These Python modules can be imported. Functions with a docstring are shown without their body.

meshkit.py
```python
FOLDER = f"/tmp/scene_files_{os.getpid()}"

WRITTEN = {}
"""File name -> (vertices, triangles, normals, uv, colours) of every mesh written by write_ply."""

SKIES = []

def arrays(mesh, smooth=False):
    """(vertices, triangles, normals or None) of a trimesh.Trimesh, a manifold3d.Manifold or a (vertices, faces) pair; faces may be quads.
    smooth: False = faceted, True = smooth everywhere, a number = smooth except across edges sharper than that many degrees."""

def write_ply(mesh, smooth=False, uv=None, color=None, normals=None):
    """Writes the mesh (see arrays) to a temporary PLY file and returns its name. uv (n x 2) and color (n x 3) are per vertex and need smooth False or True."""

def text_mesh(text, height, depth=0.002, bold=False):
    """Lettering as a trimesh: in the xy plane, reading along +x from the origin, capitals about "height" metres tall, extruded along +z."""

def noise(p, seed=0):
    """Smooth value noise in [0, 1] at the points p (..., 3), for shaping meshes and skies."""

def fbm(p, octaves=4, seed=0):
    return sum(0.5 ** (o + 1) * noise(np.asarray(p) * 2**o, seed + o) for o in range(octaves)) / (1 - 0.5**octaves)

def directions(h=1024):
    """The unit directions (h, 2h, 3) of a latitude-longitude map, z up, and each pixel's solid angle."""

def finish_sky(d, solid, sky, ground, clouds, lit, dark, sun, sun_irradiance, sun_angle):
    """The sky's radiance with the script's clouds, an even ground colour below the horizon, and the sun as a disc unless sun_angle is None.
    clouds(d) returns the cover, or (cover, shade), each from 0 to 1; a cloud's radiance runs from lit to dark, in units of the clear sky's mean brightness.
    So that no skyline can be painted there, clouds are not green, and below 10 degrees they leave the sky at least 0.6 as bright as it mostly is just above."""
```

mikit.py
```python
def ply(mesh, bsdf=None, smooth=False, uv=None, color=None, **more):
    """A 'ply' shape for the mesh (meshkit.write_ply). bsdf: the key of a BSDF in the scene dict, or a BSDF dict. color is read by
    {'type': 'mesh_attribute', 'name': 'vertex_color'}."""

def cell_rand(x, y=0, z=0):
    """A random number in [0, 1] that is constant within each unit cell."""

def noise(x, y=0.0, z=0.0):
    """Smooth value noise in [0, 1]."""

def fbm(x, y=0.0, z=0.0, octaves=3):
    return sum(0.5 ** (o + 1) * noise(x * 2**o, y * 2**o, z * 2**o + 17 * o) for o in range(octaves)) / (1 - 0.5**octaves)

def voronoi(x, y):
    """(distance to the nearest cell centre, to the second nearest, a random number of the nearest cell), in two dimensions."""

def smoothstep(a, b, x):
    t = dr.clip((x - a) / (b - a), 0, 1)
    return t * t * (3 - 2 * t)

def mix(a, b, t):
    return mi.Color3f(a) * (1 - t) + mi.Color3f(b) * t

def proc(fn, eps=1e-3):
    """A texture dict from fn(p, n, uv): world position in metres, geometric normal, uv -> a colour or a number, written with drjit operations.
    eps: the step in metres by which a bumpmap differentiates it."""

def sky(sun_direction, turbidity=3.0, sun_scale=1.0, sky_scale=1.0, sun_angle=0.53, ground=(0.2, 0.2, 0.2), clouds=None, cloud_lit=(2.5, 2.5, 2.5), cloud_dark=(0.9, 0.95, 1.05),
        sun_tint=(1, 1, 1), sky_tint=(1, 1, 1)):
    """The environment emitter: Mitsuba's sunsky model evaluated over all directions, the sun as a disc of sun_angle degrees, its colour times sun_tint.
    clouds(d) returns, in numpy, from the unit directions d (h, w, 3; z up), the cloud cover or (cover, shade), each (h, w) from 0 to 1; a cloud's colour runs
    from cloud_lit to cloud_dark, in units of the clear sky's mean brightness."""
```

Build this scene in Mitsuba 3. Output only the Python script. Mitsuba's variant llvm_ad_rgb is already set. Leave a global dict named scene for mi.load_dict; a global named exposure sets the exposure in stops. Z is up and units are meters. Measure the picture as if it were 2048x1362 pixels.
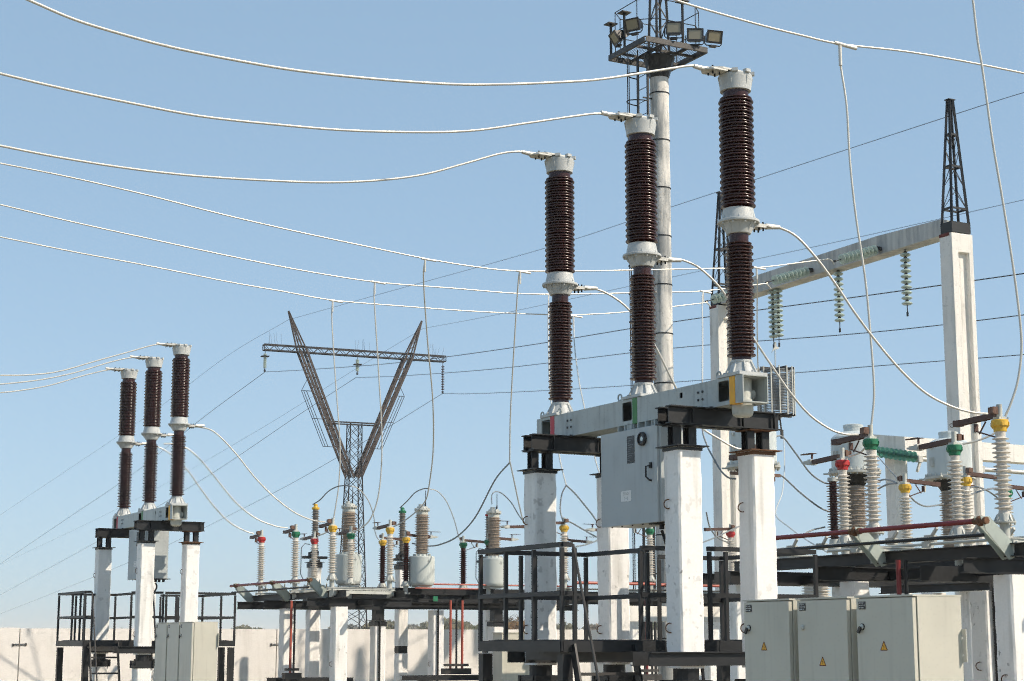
import math, random
import numpy as np, trimesh
import drjit as dr, mitsuba as mi
import mikit, meshkit
import shapely.geometry as sg
import shapely.affinity as sa

# ------------------------------------------------------------------ camera, sky, exposure
T4 = mi.ScalarTransform4f
PITCH, FOV = 0.1708, 2 * math.degrees(math.atan(1024 / 3480.0))
scene, labels = {}, {}
scene['camera'] = {'type': 'perspective', 'fov': FOV, 'near_clip': 0.1, 'far_clip': 6000.0,
                   'to_world': T4().look_at(origin=[0, 0, 2.0], target=[0, math.cos(PITCH), 2.0 + math.sin(PITCH)], up=[0, 0, 1])}
SUN = (1.114, -0.466, 1.0)
scene['sky'] = mikit.sky(SUN, turbidity=3.2, ground=(0.30, 0.27, 0.22),     # an even thin veil of high haze over a clear sky
                         clouds=lambda d: np.full(d.shape[:2], 0.38), cloud_lit=(1.46, 2.12, 2.64), sun_tint=(0.93, 1.0, 1.14))
exposure = 1.9

# ------------------------------------------------------------------ materials
def rgb(c): return {'type': 'rgb', 'value': list(c)}
def two(b): return {'type': 'twosided', 'bsdf': b}
def paint(name, c, rough=0.45, spec=0.4, metal=0.0, coat=0.0, vary=0.12, scale=6.0, dirt=None, streak=0.0):
    c = tuple(c); d = dirt or tuple(x * (1 - 2.2 * vary) for x in c)
    def fn(p, n, uv):
        k = mikit.fbm(p.x * scale, p.y * scale, p.z * scale * 0.6)
        q = mikit.mix(c, d, mikit.smoothstep(0.45, 0.85, k))
        if streak: q = q * (1 - streak * mikit.smoothstep(0.50, 0.85, mikit.fbm(p.x * 26, p.y * 26, p.z * 1.3, 2)) - streak * 0.5 * mikit.smoothstep(0.6, 0.8, mikit.fbm(p.x * 60, p.y * 60, p.z * 60, 2)))
        return q
    b = {'type': 'principled', 'base_color': mikit.proc(fn) if vary else rgb(c), 'roughness': rough, 'specular': spec, 'metallic': metal}
    if coat: b.update(clearcoat=coat, clearcoat_gloss=0.92)
    scene[name] = two(b)

def concrete(name, light, dark, streak=0.5, spots=0.0, cover=(0.45, 0.8), bump=0.004, flecks=0.0):
    def col(p, n, uv):
        big = mikit.fbm(p.x * 2.1, p.y * 2.1, p.z * 1.1, 4)
        st = mikit.fbm(p.x * 13, p.y * 13, p.z * 0.9, 3)
        k = mikit.smoothstep(cover[0], cover[1], big * (1 - streak) + st * streak)
        c = mikit.mix(light, dark, k)
        if flecks: c = c * (1 - flecks * mikit.smoothstep(0.68, 0.76, mikit.fbm(p.x * 30, p.y * 30, p.z * 17, 4)) * mikit.smoothstep(0.58, 0.75, mikit.noise(p.x * 3.1, p.y * 3.1, p.z * 2.2)))
        fine = mikit.fbm(p.x * 45, p.y * 45, p.z * 45, 2)
        c = c * (0.93 + 0.12 * fine)
        if spots:
            sp = mikit.smoothstep(0.60, 0.72, mikit.fbm(p.x * 16, p.y * 16, p.z * 12, 3)) * mikit.smoothstep(0.42, 0.62, mikit.noise(p.x * 1.3, p.y * 1.3, p.z * 1.7))
            c = c * (1 - spots * sp)
        return c
    def bmp(p, n, uv): return mikit.fbm(p.x * 22, p.y * 22, p.z * 22, 3)
    b = {'type': 'principled', 'base_color': mikit.proc(col), 'roughness': 0.85, 'specular': 0.25}
    scene[name] = two({'type': 'bumpmap', 'arbitrary': mikit.proc(bmp, eps=4e-3), 'scale': bump, 'bsdf': b})

concrete('whitewash', (0.82, 0.81, 0.79), (0.50, 0.49, 0.46), 0.6, spots=0.16, cover=(0.50, 0.82), flecks=0.55)
concrete('worn_whitewash', (0.78, 0.78, 0.76), (0.56, 0.57, 0.56), 0.55, spots=0.30)
concrete('wall_concrete', (0.74, 0.71, 0.675), (0.60, 0.57, 0.53), 0.35, spots=0.1)
concrete('mast_concrete', (0.66, 0.64, 0.60), (0.30, 0.31, 0.31), 0.45, cover=(0.40, 0.62), spots=0.25)
concrete('beam_concrete', (0.52, 0.52, 0.50), (0.34, 0.35, 0.35), 0.5, cover=(0.35, 0.7))
concrete('old_whitewash', (0.76, 0.74, 0.70), (0.54, 0.53, 0.50), 0.6, spots=0.12, flecks=0.25)
paint('dark_steel', (0.015, 0.016, 0.018), 0.45, 0.4, vary=0.15, scale=9)
paint('warm_steel', (0.045, 0.042, 0.040), 0.5, 0.45, vary=0.2, scale=9)
paint('rust', (0.16, 0.085, 0.05), 0.85, 0.2, vary=0.28, scale=30)
paint('grey_paint', (0.40, 0.43, 0.42), 0.42, 0.45, vary=0.1, scale=5, streak=0.22)
paint('box_grey', (0.40, 0.435, 0.445), 0.4, 0.45, vary=0.05, scale=3, streak=0.10)
paint('casting', (0.46, 0.48, 0.48), 0.5, 0.4, vary=0.07, scale=8)
paint('aluminium', (0.56, 0.55, 0.51), 0.45, 0.5, metal=0.25, vary=0.06, scale=20)
paint('cable_grey', (0.20, 0.215, 0.225), 0.5, 0.5, metal=0.2, vary=0)
paint('line_wire', (0.07, 0.075, 0.085), 0.6, 0.4, vary=0)
paint('galvanised', (0.47, 0.48, 0.45), 0.5, 0.45, metal=0.15, vary=0.12, scale=12)
paint('cream_steel', (0.50, 0.51, 0.47), 0.5, 0.4, vary=0.12, scale=10)
paint('lever_green', (0.36, 0.41, 0.38), 0.5, 0.4, vary=0.08, scale=8)
paint('brown_porcelain', (0.038, 0.0100, 0.0085), 0.22, 0.35, coat=0.4, vary=0.2, scale=4, streak=0.15)
paint('white_porcelain', (0.56, 0.53, 0.48), 0.22, 0.5, coat=0.6, vary=0)
paint('tan_porcelain', (0.33, 0.275, 0.225), 0.25, 0.5, coat=0.5, vary=0)
paint('umber_porcelain', (0.34, 0.29, 0.245), 0.25, 0.5, coat=0.5, vary=0)
paint('drab_porcelain', (0.19, 0.175, 0.155), 0.3, 0.5, coat=0.4, vary=0)
paint('yellow_paint', (0.64, 0.40, 0.05), 0.42, 0.45, vary=0.14, scale=25)
paint('green_paint', (0.018, 0.165, 0.082), 0.42, 0.45, vary=0.16, scale=25)
paint('red_paint', (0.46, 0.035, 0.035), 0.42, 0.45, vary=0.16, scale=25)
paint('stripe_yellow', (0.75, 0.37, 0.02), 0.45, vary=0.08)
paint('stripe_green', (0.05, 0.20, 0.06), 0.45, vary=0.08)
paint('stripe_red', (0.44, 0.03, 0.045), 0.45, vary=0.08)
paint('copper', (0.16, 0.092, 0.066), 0.45, 0.5, metal=0.4, vary=0.15, scale=25)
paint('brown_bar', (0.085, 0.045, 0.036), 0.5, 0.4, vary=0.12, scale=20)
paint('rod_red', (0.19, 0.022, 0.024), 0.4, 0.45, vary=0.1)
paint('rod_bright_red', (0.38, 0.085, 0.06), 0.45, 0.4, vary=0.1)
paint('cabinet_beige', (0.53, 0.515, 0.445), 0.45, 0.4, vary=0.06, scale=2, streak=0.08)
paint('tank_grey', (0.50, 0.535, 0.515), 0.4, 0.45, vary=0.05, scale=3)
paint('ct_grey', (0.50, 0.545, 0.545), 0.4, 0.45, vary=0.06, scale=3)
paint('black_plastic', (0.014, 0.014, 0.016), 0.35, 0.5, vary=0)
paint('white_plate', (0.72, 0.72, 0.70), 0.5, 0.4, vary=0)
paint('sign_orange', (0.72, 0.38, 0.04), 0.5, 0.4, vary=0)
paint('pylon_brown', (0.058, 0.044, 0.040), 0.7, 0.3, vary=0.15, scale=1)
paint('pylon_dark', (0.03, 0.031, 0.036), 0.7, 0.3, vary=0)
paint('sign_red', (0.60, 0.05, 0.05), 0.5, vary=0)
paint('rusty_red', (0.14, 0.035, 0.03), 0.7, 0.3, vary=0.15, scale=15)
paint('blue_band', (0.22, 0.36, 0.46), 0.5, 0.4, vary=0)
paint('bark', (0.11, 0.085, 0.06), 0.9, 0.1, vary=0.1, scale=8)
for nm, c in (('leaf_olive', (0.25, 0.235, 0.16)), ('leaf_brown', (0.28, 0.235, 0.18)), ('leaf_orange', (0.34, 0.19, 0.07)), ('leaf_grey', (0.27, 0.265, 0.235)), ('leaf_green', (0.20, 0.215, 0.13))):
    scene[nm] = {'type': 'principledthin', 'base_color': rgb(c), 'roughness': 0.7, 'diff_trans': 0.7, 'spec_trans': 0.0}
scene['green_glass'] = {'type': 'principled', 'base_color': rgb((0.72, 0.86, 0.77)), 'roughness': 0.10, 'spec_trans': 0.55, 'eta': 1.5}
scene['teal_glass'] = {'type': 'principled', 'base_color': rgb((0.20, 0.62, 0.48)), 'roughness': 0.06, 'spec_trans': 0.8, 'eta': 1.5}
scene['lamp_glass'] = two({'type': 'principled', 'base_color': rgb((0.21, 0.19, 0.13)), 'roughness': 0.15, 'specular': 0.6, 'clearcoat': 1.0})
scene['gauge_glass'] = two({'type': 'principled', 'base_color': rgb((0.50, 0.58, 0.58)), 'roughness': 0.1, 'specular': 0.6, 'clearcoat': 1.0})
def soil(p, n, uv):
    k = mikit.fbm(p.x * 0.35, p.y * 0.35, 0, 4); g = mikit.fbm(p.x * 9, p.y * 9, 0, 3)
    return mikit.mix((0.30, 0.26, 0.20), (0.20, 0.19, 0.11), mikit.smoothstep(0.4, 0.65, k)) * (0.75 + 0.5 * g)
scene['soil'] = two({'type': 'diffuse', 'reflectance': mikit.proc(soil)})

# ------------------------------------------------------------------ the yard frame: s along the phases (towards the camera), t along the bays, z up
A = 0.5
O = np.array([1.397, 18.27])
YARD = np.array([[math.sin(A), math.cos(A), 0, O[0]], [-math.cos(A), math.sin(A), 0, O[1]], [0, 0, 1, 0], [0, 0, 0, 1]])
def at(s=0, t=0, z=0, rot=0, scale=1.0):
    c, n = math.cos(math.radians(rot)), math.sin(math.radians(rot))
    L = np.array([[c * scale, -n * scale, 0, s], [n * scale, c * scale, 0, t], [0, 0, scale, z], [0, 0, 0, 1.0]])
    return YARD @ L
HOME = at()

# ------------------------------------------------------------------ mesh helpers
class MB:
    def __init__(self): self.v, self.f, self.n = [], [], 0
    def raw(self, v, f):
        v = np.asarray(v, float); self.v.append(v); self.f.append(np.asarray(f, int) + self.n); self.n += len(v); return self
    def tm(self, m): return self.raw(m.vertices, m.faces)
    def box(self, x0, x1, y0, y1, z0, z1):
        v = [[x, y, z] for x in (x0, x1) for y in (y0, y1) for z in (z0, z1)]
        return self.raw(v, [[0, 1, 3], [0, 3, 2], [4, 6, 7], [4, 7, 5], [0, 4, 5], [0, 5, 1], [2, 3, 7], [2, 7, 6], [0, 2, 6], [0, 6, 4], [1, 5, 7], [1, 7, 3]])
    def cbox(self, x, y, z, a, b, c): return self.box(x - a / 2, x + a / 2, y - b / 2, y + b / 2, z - c / 2, z + c / 2)
    def obox(self, c, X, Y, Z):       # box from centre and three half-axis vectors
        c, X, Y, Z = (np.asarray(q, float) for q in (c, X, Y, Z))
        v = [c + i * X + j * Y + k * Z for i in (-1, 1) for j in (-1, 1) for k in (-1, 1)]
        f = [[0, 1, 3], [0, 3, 2], [4, 6, 7], [4, 7, 5], [0, 4, 5], [0, 5, 1], [2, 3, 7], [2, 7, 6], [0, 2, 6], [0, 6, 4], [1, 5, 7], [1, 7, 3]]
        if np.dot(np.cross(X, Y), Z) < 0: f = [q[::-1] for q in f]
        return self.raw(v, f)
    def bar(self, p, q, w, h=None, up=(0, 0, 1)):   # rectangular bar from p to q
        p, q = np.asarray(p, float), np.asarray(q, float); d = q - p; L = np.linalg.norm(d); d /= L
        a = np.cross(d, up)
        if np.linalg.norm(a) < 1e-3: a = np.cross(d, (0, 1, 0))
        a /= np.linalg.norm(a); b = np.cross(a, d)
        return self.obox((p + q) / 2, d * L / 2, a * w / 2, b * (h or w) / 2)
    def tube(self, pts, r, n=8):
        P = np.asarray(pts, float); D = np.gradient(P, axis=0); D /= np.linalg.norm(D, axis=1, keepdims=True)
        ref = np.array([0, 0, 1.0]) if abs(D[0][2]) < 0.9 else np.array([1.0, 0, 0])
        a = np.cross(D[0], ref); a /= np.linalg.norm(a); rings = []
        rr = np.broadcast_to(r, len(P))
        for p, d, R in zip(P, D, rr):
            a = a - d * np.dot(a, d); a /= np.linalg.norm(a); b = np.cross(d, a)
            th = np.arange(n) * 2 * math.pi / n
            rings.append(p + R * (np.cos(th)[:, None] * a + np.sin(th)[:, None] * b))
        v = np.vstack(rings + [P[:1], P[-1:]]); m = len(P); f = []
        i = np.arange(n); j = (i + 1) % n
        for k in range(m - 1):
            f += [np.stack([k * n + i, k * n + j, (k + 1) * n + j], 1), np.stack([k * n + i, (k + 1) * n + j, (k + 1) * n + i], 1)]
        f += [np.stack([j, i, i * 0 + m * n], 1), np.stack([(m - 1) * n + i, (m - 1) * n + j, i * 0 + m * n + 1], 1)]
        return self.raw(v, np.vstack(f))
    def rod(self, p, q, r, n=8): return self.tube([p, q], r, n)
    def lathe(self, prof, x=0, y=0, n=32, M=None):  # prof: (r, z) with rising z along the outside
        pr = np.asarray(prof, float); th = np.arange(n) * 2 * math.pi / n; m = len(pr)
        v = np.empty((m, n, 3)); v[:, :, 0] = pr[:, :1] * np.cos(th); v[:, :, 1] = pr[:, :1] * np.sin(th); v[:, :, 2] = pr[:, 1:]
        v = v.reshape(-1, 3); i = np.arange(n); j = (i + 1) % n; f = []
        for k in range(m - 1):
            a, b, c, d = k * n + i, k * n + j, (k + 1) * n + j, (k + 1) * n + i
            f += [np.stack([a, b, c], 1), np.stack([a, c, d], 1)]
        v = np.vstack([v, [[0, 0, pr[0, 1]], [0, 0, pr[-1, 1]]]])
        f += [np.stack([j, i, i * 0 + m * n], 1), np.stack([(m - 1) * n + i, (m - 1) * n + j, i * 0 + m * n + 1], 1)]
        if M is not None: v = v @ np.asarray(M)[:3, :3].T + np.asarray(M)[:3, 3]
        return self.raw(v + [x, y, 0], np.vstack(f))
    def cyl(self, x, y, z0, z1, r, n=24, ch=0.0):
        if ch: return self.lathe([(r - ch, z0), (r, z0 + ch), (r, z1 - ch), (r - ch, z1)], x, y, n)
        return self.lathe([(r, z0), (r, z1)], x, y, n)
    def prism(self, poly, h, M):       # shapely polygon in local xy, extruded 0..h, then moved by the 4x4 M
        m = trimesh.creation.extrude_polygon(poly, h); m.apply_transform(M); return self.tm(m)
    def ibeam(self, p, q, h, w, tf=0.012, tw=0.01):
        p, q = np.asarray(p, float), np.asarray(q, float); d = q - p; L = np.linalg.norm(d); d /= L
        a = np.array([-d[1], d[0], 0]); c = (p + q) / 2; Z = np.array([0, 0, 1.0])
        for k in (-1, 1): self.obox(c + Z * k * (h - tf) / 2, d * L / 2, a * w / 2, Z * tf / 2)
        return self.obox(c, d * (L / 2 - 0.001), a * tw / 2, Z * (h / 2 - tf))
    def channel(self, p, q, h, w, side=1, t=0.01):  # C section, web on one side
        p, q = np.asarray(p, float), np.asarray(q, float); d = q - p; L = np.linalg.norm(d); d /= L
        a = np.array([-d[1], d[0], 0]) * side; c = (p + q) / 2; Z = np.array([0, 0, 1.0])
        self.obox(c - a * (w / 2 - t / 2), d * L / 2, a * t / 2, Z * h / 2)
        for k in (-1, 1): self.obox(c + a * t / 2 + Z * k * (h - t) / 2, d * (L / 2 - 0.001), a * (w - t) / 2, Z * t / 2)
        return self
    def mesh(self): return trimesh.Trimesh(np.vstack(self.v), np.vstack(self.f), process=False)

def frame(o, X, Y, Z):
    M = np.eye(4); M[:3, 0], M[:3, 1], M[:3, 2], M[:3, 3] = X, Y, Z, o; return M
def roundrect(x0, y0, x1, y1, r): return sg.box(x0 + r, y0 + r, x1 - r, y1 - r).buffer(r, quad_segs=3)
def spline(pts, per=7):
    P = np.asarray(pts, float); P = np.vstack([2 * P[0] - P[1], P, 2 * P[-1] - P[-2]]); out = []
    for i in range(1, len(P) - 2):
        a, b, c, d = P[i - 1:i + 3]
        L = np.linalg.norm(c - b); k = max(2, min(per, int(L / 0.05) + 2))
        for u in np.linspace(0, 1, k, endpoint=False)[:, None]:
            out.append(0.5 * (2 * b + (c - a) * u + (2 * a - 5 * b + 4 * c - d) * u * u + (3 * b - a - 3 * c + d) * u ** 3))
    return np.vstack([np.vstack(out), P[-2:-1]])
def sheds(z0, z1, rc, R1, R2, n, tip=0.006, dish=0.35):   # profile of n sheds of alternating radius on a core
    p = (z1 - z0) / n; out = []
    for k in range(n):
        R = R1 if k % 2 == 0 else R2; z = z0 + (k + 0.5) * p
        out += [(rc, z - 0.32 * p), (rc + 0.55 * (R - rc), z - 0.14 * p - 0.0), (R - 0.003, z - tip * 0.8), (R, z), (R - 0.003, z + tip * 0.8), (rc + 0.5 * (R - rc), z + dish * 0.42 * p), (rc, z + dish * 1.1 * p)]
    return out

# ------------------------------------------------------------------ scene bookkeeping
COUNT = {}
def numbered(name):
    k = COUNT.get(name, 0); COUNT[name] = k + 1
    return name if k == 0 else f'{name}_{k:03d}'
def tag(key, label, cat, group=None, kind=None):
    labels[key] = {'label': label, 'category': cat}
    if group: labels[key]['group'] = group
    if kind: labels[key]['kind'] = kind
class Proto:
    def __init__(self): self.parts, self.cnt = [], {}
    def add(self, suffix, mb, bsdf, smooth=35, label=None, shift=None):
        k = self.cnt.get(suffix, 0); self.cnt[suffix] = k + 1
        name = suffix if k == 0 else f'{suffix}_{k:03d}'
        m = mb.mesh() if isinstance(mb, MB) else mb
        if suffix.startswith('control_box'): m = m.copy(); m.apply_translation((-0.215, 0.135, 0.02))
        self.parts.append((name, mikit.ply(m, bsdf, smooth=smooth), label)); return name
def put(proto, name, label, cat, M=None, group=None):
    key = numbered(name); M = HOME if M is None else M
    for suf, d, lab in proto.parts:
        k = key + ('__' + suf if suf else '')
        scene[k] = {**d, 'to_world': T4(M.tolist())}
        if lab: labels[k] = {'label': lab}
    tag(key, label, cat, group); return key
def one(name, mb, bsdf, label, cat, M=None, group=None, smooth=35, kind=None):
    key = numbered(name)
    scene[key] = {**mikit.ply(mb.mesh() if isinstance(mb, MB) else mb, bsdf, smooth=smooth), 'to_world': T4((HOME if M is None else M).tolist())}
    tag(key, label, cat, group, kind); return key
def struct(name, mb, bsdf, M=None, smooth=35):
    scene[name] = {**mikit.ply(mb.mesh() if isinstance(mb, MB) else mb, bsdf, smooth=smooth), 'to_world': T4((HOME if M is None else M).tolist())}
    labels[name] = {'kind': 'structure', 'label': name}
BA, BB = (0.0, 0.0), (-18.42, 0.27)          # the two breaker bays

# ------------------------------------------------------------------ ground, wall, far trees
g = MB(); g.raw([[-3000, -600, 0], [3000, -600, 0], [3000, 5000, 0], [-3000, 5000, 0]], [[0, 1, 2], [0, 2, 3]])
struct('ground', g, 'soil', np.eye(4), smooth=False)

wall = Proto()
for k in range(-4, 8):
    t0 = -0.85 + 6.02 * k
    b = MB(); b.box(-24.16, -24.0, t0 + 0.012, t0 + 6.008, 0.02, 2.275 + 0.006 * ((k * 7) % 3 - 1)); wall.add('panel', b, 'wall_concrete', False)
for k in range(-4, 9):
    t0 = -0.85 + 6.02 * k; b = MB()
    b.box(-24.11, -24.06, t0 - 0.009, t0 + 0.009, 0.02, 2.26)
    wall.add('joint', b, 'beam_concrete', False)
    b = MB()
    for z in (1.92, 1.89):
        b.rod((-23.985, t0 - 0.16, z), (-23.985, t0 + 0.16, z + 0.012), 0.007, 6)
    b.cbox(-23.985, t0 - 0.14, 1.905, 0.02, 0.03, 0.06); b.cbox(-23.985, t0 + 0.14, 1.915, 0.02, 0.03, 0.06)
    wall.add('tie_bar', b, 'warm_steel', False)
put(wall, 'perimeter_wall', 'long cream concrete panel wall behind the equipment', 'wall')

def leaf_cloud(rng, centres, n, size, stretch=1.0):
    v, f = [], []
    for (c, r) in centres:
        for _ in range(n):
            d = rng.normal(size=3); d /= np.linalg.norm(d)
            p = np.asarray(c) + d * np.asarray(r) * (rng.random() ** 0.45)
            a = rng.normal(size=3); a /= np.linalg.norm(a); b = np.cross(a, rng.normal(size=3)); b /= np.linalg.norm(b)
            k = len(v); s = size * (0.6 + 0.8 * rng.random())
            v += [p - a * s, p + b * s * 0.55, p + a * s, p - b * s * 0.55]; f += [[k, k + 1, k + 2], [k, k + 2, k + 3]]
    return np.array(v), np.array(f)
def tree(px, Y, top, width, leaf, label, seed, bare=0.0, group=None):
    rng = np.random.default_rng(seed); X = (px - 1024) / 3480 * Y; t = MB()
    t.tube([(0, 0, -0.1), (0.05 * top, 0, 0.3 * top), (0.03 * top, 0.02 * top, 0.75 * top)], [0.035 * top, 0.025 * top, 0.008 * top], 7)
    cents = []
    nb = 7 + int(12 * bare)
    for k in range(nb):
        az = rng.random() * 6.283; h = (0.25 + 0.35 * rng.random()) * top; rr = width * (0.2 + 0.3 * rng.random())
        e = np.array([math.cos(az) * rr, math.sin(az) * rr, min(0.92 * top, h + (0.25 + 0.25 * rng.random()) * top)])
        t.tube([(0.04 * top, 0, h), (e * (0.5, 0.5, 1) + (0, 0, h)) * (1, 1, 0.5), e], [0.012 * top, 0.008 * top, 0.002 * top], 5)
        cents.append((e - (0, 0, 0.1 * top), (width * 0.26, width * 0.26, top * 0.17)))
        if bare:
            for _ in range(7):
                d = rng.normal(size=3); d[2] = abs(d[2]) + 0.5; d /= np.linalg.norm(d); q = e - (0, 0, 0.15 * top * rng.random())
                t.tube([q, q + d * 0.16 * top, q + d * 0.28 * top + rng.normal(size=3) * 0.03 * top], [0.006 * top, 0.004 * top, 0.0015 * top], 4)
    cents.append(((0, 0, 0.45 * top), (width * 0.45, width * 0.45, top * 0.35)))
    p = Proto(); p.add('trunk', t, 'bark')
    v, f = leaf_cloud(rng, cents, int(260 * (1 - 0.9 * bare)), 0.065 * top)
    c = MB(); c.raw(v, f); p.add('crown', c, leaf, False)
    M = np.eye(4); M[:3, 3] = (X, Y, 0)
    put(p, 'far_tree', label, 'tree', M, group)
TREES = [(505, 400, 5.6, 9, 'leaf_olive', 'low olive tree top showing over the wall left of the red drive pipe', 0),
         (690, 420, 5.9, 8, 'leaf_grey', 'faint grey tree top over the wall beside the lattice pylon foot', 0),
         (762, 330, 5.7, 7, 'leaf_olive', 'olive round tree crown over the wall just right of the pylon foot', 0),
         (838, 380, 5.6, 8, 'leaf_grey', 'dull grey tree crown over the wall behind the slim support column', 0),
         (885, 360, 6.6, 10, 'leaf_olive', 'broad pale olive tree crown over the wall left of the red and black drive rods', 0),
         (945, 370, 5.9, 9, 'leaf_green', 'greenish tree crown over the wall right of the red and black drive rods', 0),
         (1012, 300, 6.3, 6, 'leaf_brown', 'bare brown leafless tree standing above the wall behind the platform corner', 0.85),
         (1048, 290, 5.3, 4.5, 'leaf_orange', 'orange autumn bush above the wall behind the platform corner', 0),
         (1148, 340, 5.4, 9, 'leaf_olive', 'olive tree crown seen through the platform railing left of the leaning ladder rail', 0),
         (1225, 320, 5.2, 8, 'leaf_brown', 'brownish tree crown seen through the railing right of the leaning ladder rail', 0),
         (1290, 350, 5.6, 9, 'leaf_green', 'green tree crown seen under the hanging control box', 0),
         (240, 380, 4.4, 5, 'leaf_brown', 'thin brown scrub just topping the wall behind the left platform', 0.3)]
for i, q in enumerate(TREES): tree(*q[:5], q[5], 40 + i, q[6])
v, f = leaf_cloud(np.random.default_rng(7), [((X, 560 + 40 * math.sin(X * 0.05), 2.6), (14, 8, 2.4 + 0.7 * math.sin(X * 0.11))) for X in range(-260, 330, 11)], 260, 0.42)
m = MB(); m.raw(v, f); one('distant_wood', m, 'leaf_grey', 'low grey line of distant woodland along the horizon', 'trees', np.eye(4), smooth=False, kind='stuff')

# ------------------------------------------------------------------ concrete columns
def column_mesh(w, d, z0, z1, ch=0.02, rough=0.0, seed=0):
    poly = sg.Polygon([(-w / 2 + ch, -d / 2), (w / 2 - ch, -d / 2), (w / 2, -d / 2 + ch), (w / 2, d / 2 - ch), (w / 2 - ch, d / 2), (-w / 2 + ch, d / 2), (-w / 2, d / 2 - ch), (-w / 2, -d / 2 + ch)])
    m = trimesh.creation.extrude_polygon(poly, z1 - z0); m.apply_translation((0, 0, z0))
    if rough:
        m = m.subdivide_to_size(0.09); P = m.vertices
        k = meshkit.fbm(P * 6.0 + seed * 3.1) - 0.5
        edge = (np.abs(P[:, 0]) > w / 2 - ch * 1.3) & (np.abs(P[:, 1]) > d / 2 - ch * 1.3)
        out = np.c_[P[:, 0] / w, P[:, 1] / d, P[:, 2] * 0]
        m.vertices = P + out * (k * rough * (1 + 3.5 * edge))[:, None]
    return m
def loop(mb, y, z, r=0.045, x=0.0, ax='y'):     # bent lifting loop standing out of a face looking along -y (or +x)
    th = np.linspace(-0.25, math.pi + 0.25, 11)
    if ax == 'y': mb.tube([(x - 0.055 * math.sin(q) + 0.02, y - 0.02 - 0.012 * math.sin(q), z + r * math.cos(q)) for q in th], 0.006, 6)
    else: mb.tube([(y + 0.02 + 0.012 * math.sin(q), x - 0.05 * math.sin(q), z + r * math.cos(q)) for q in th], 0.006, 6)

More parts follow.
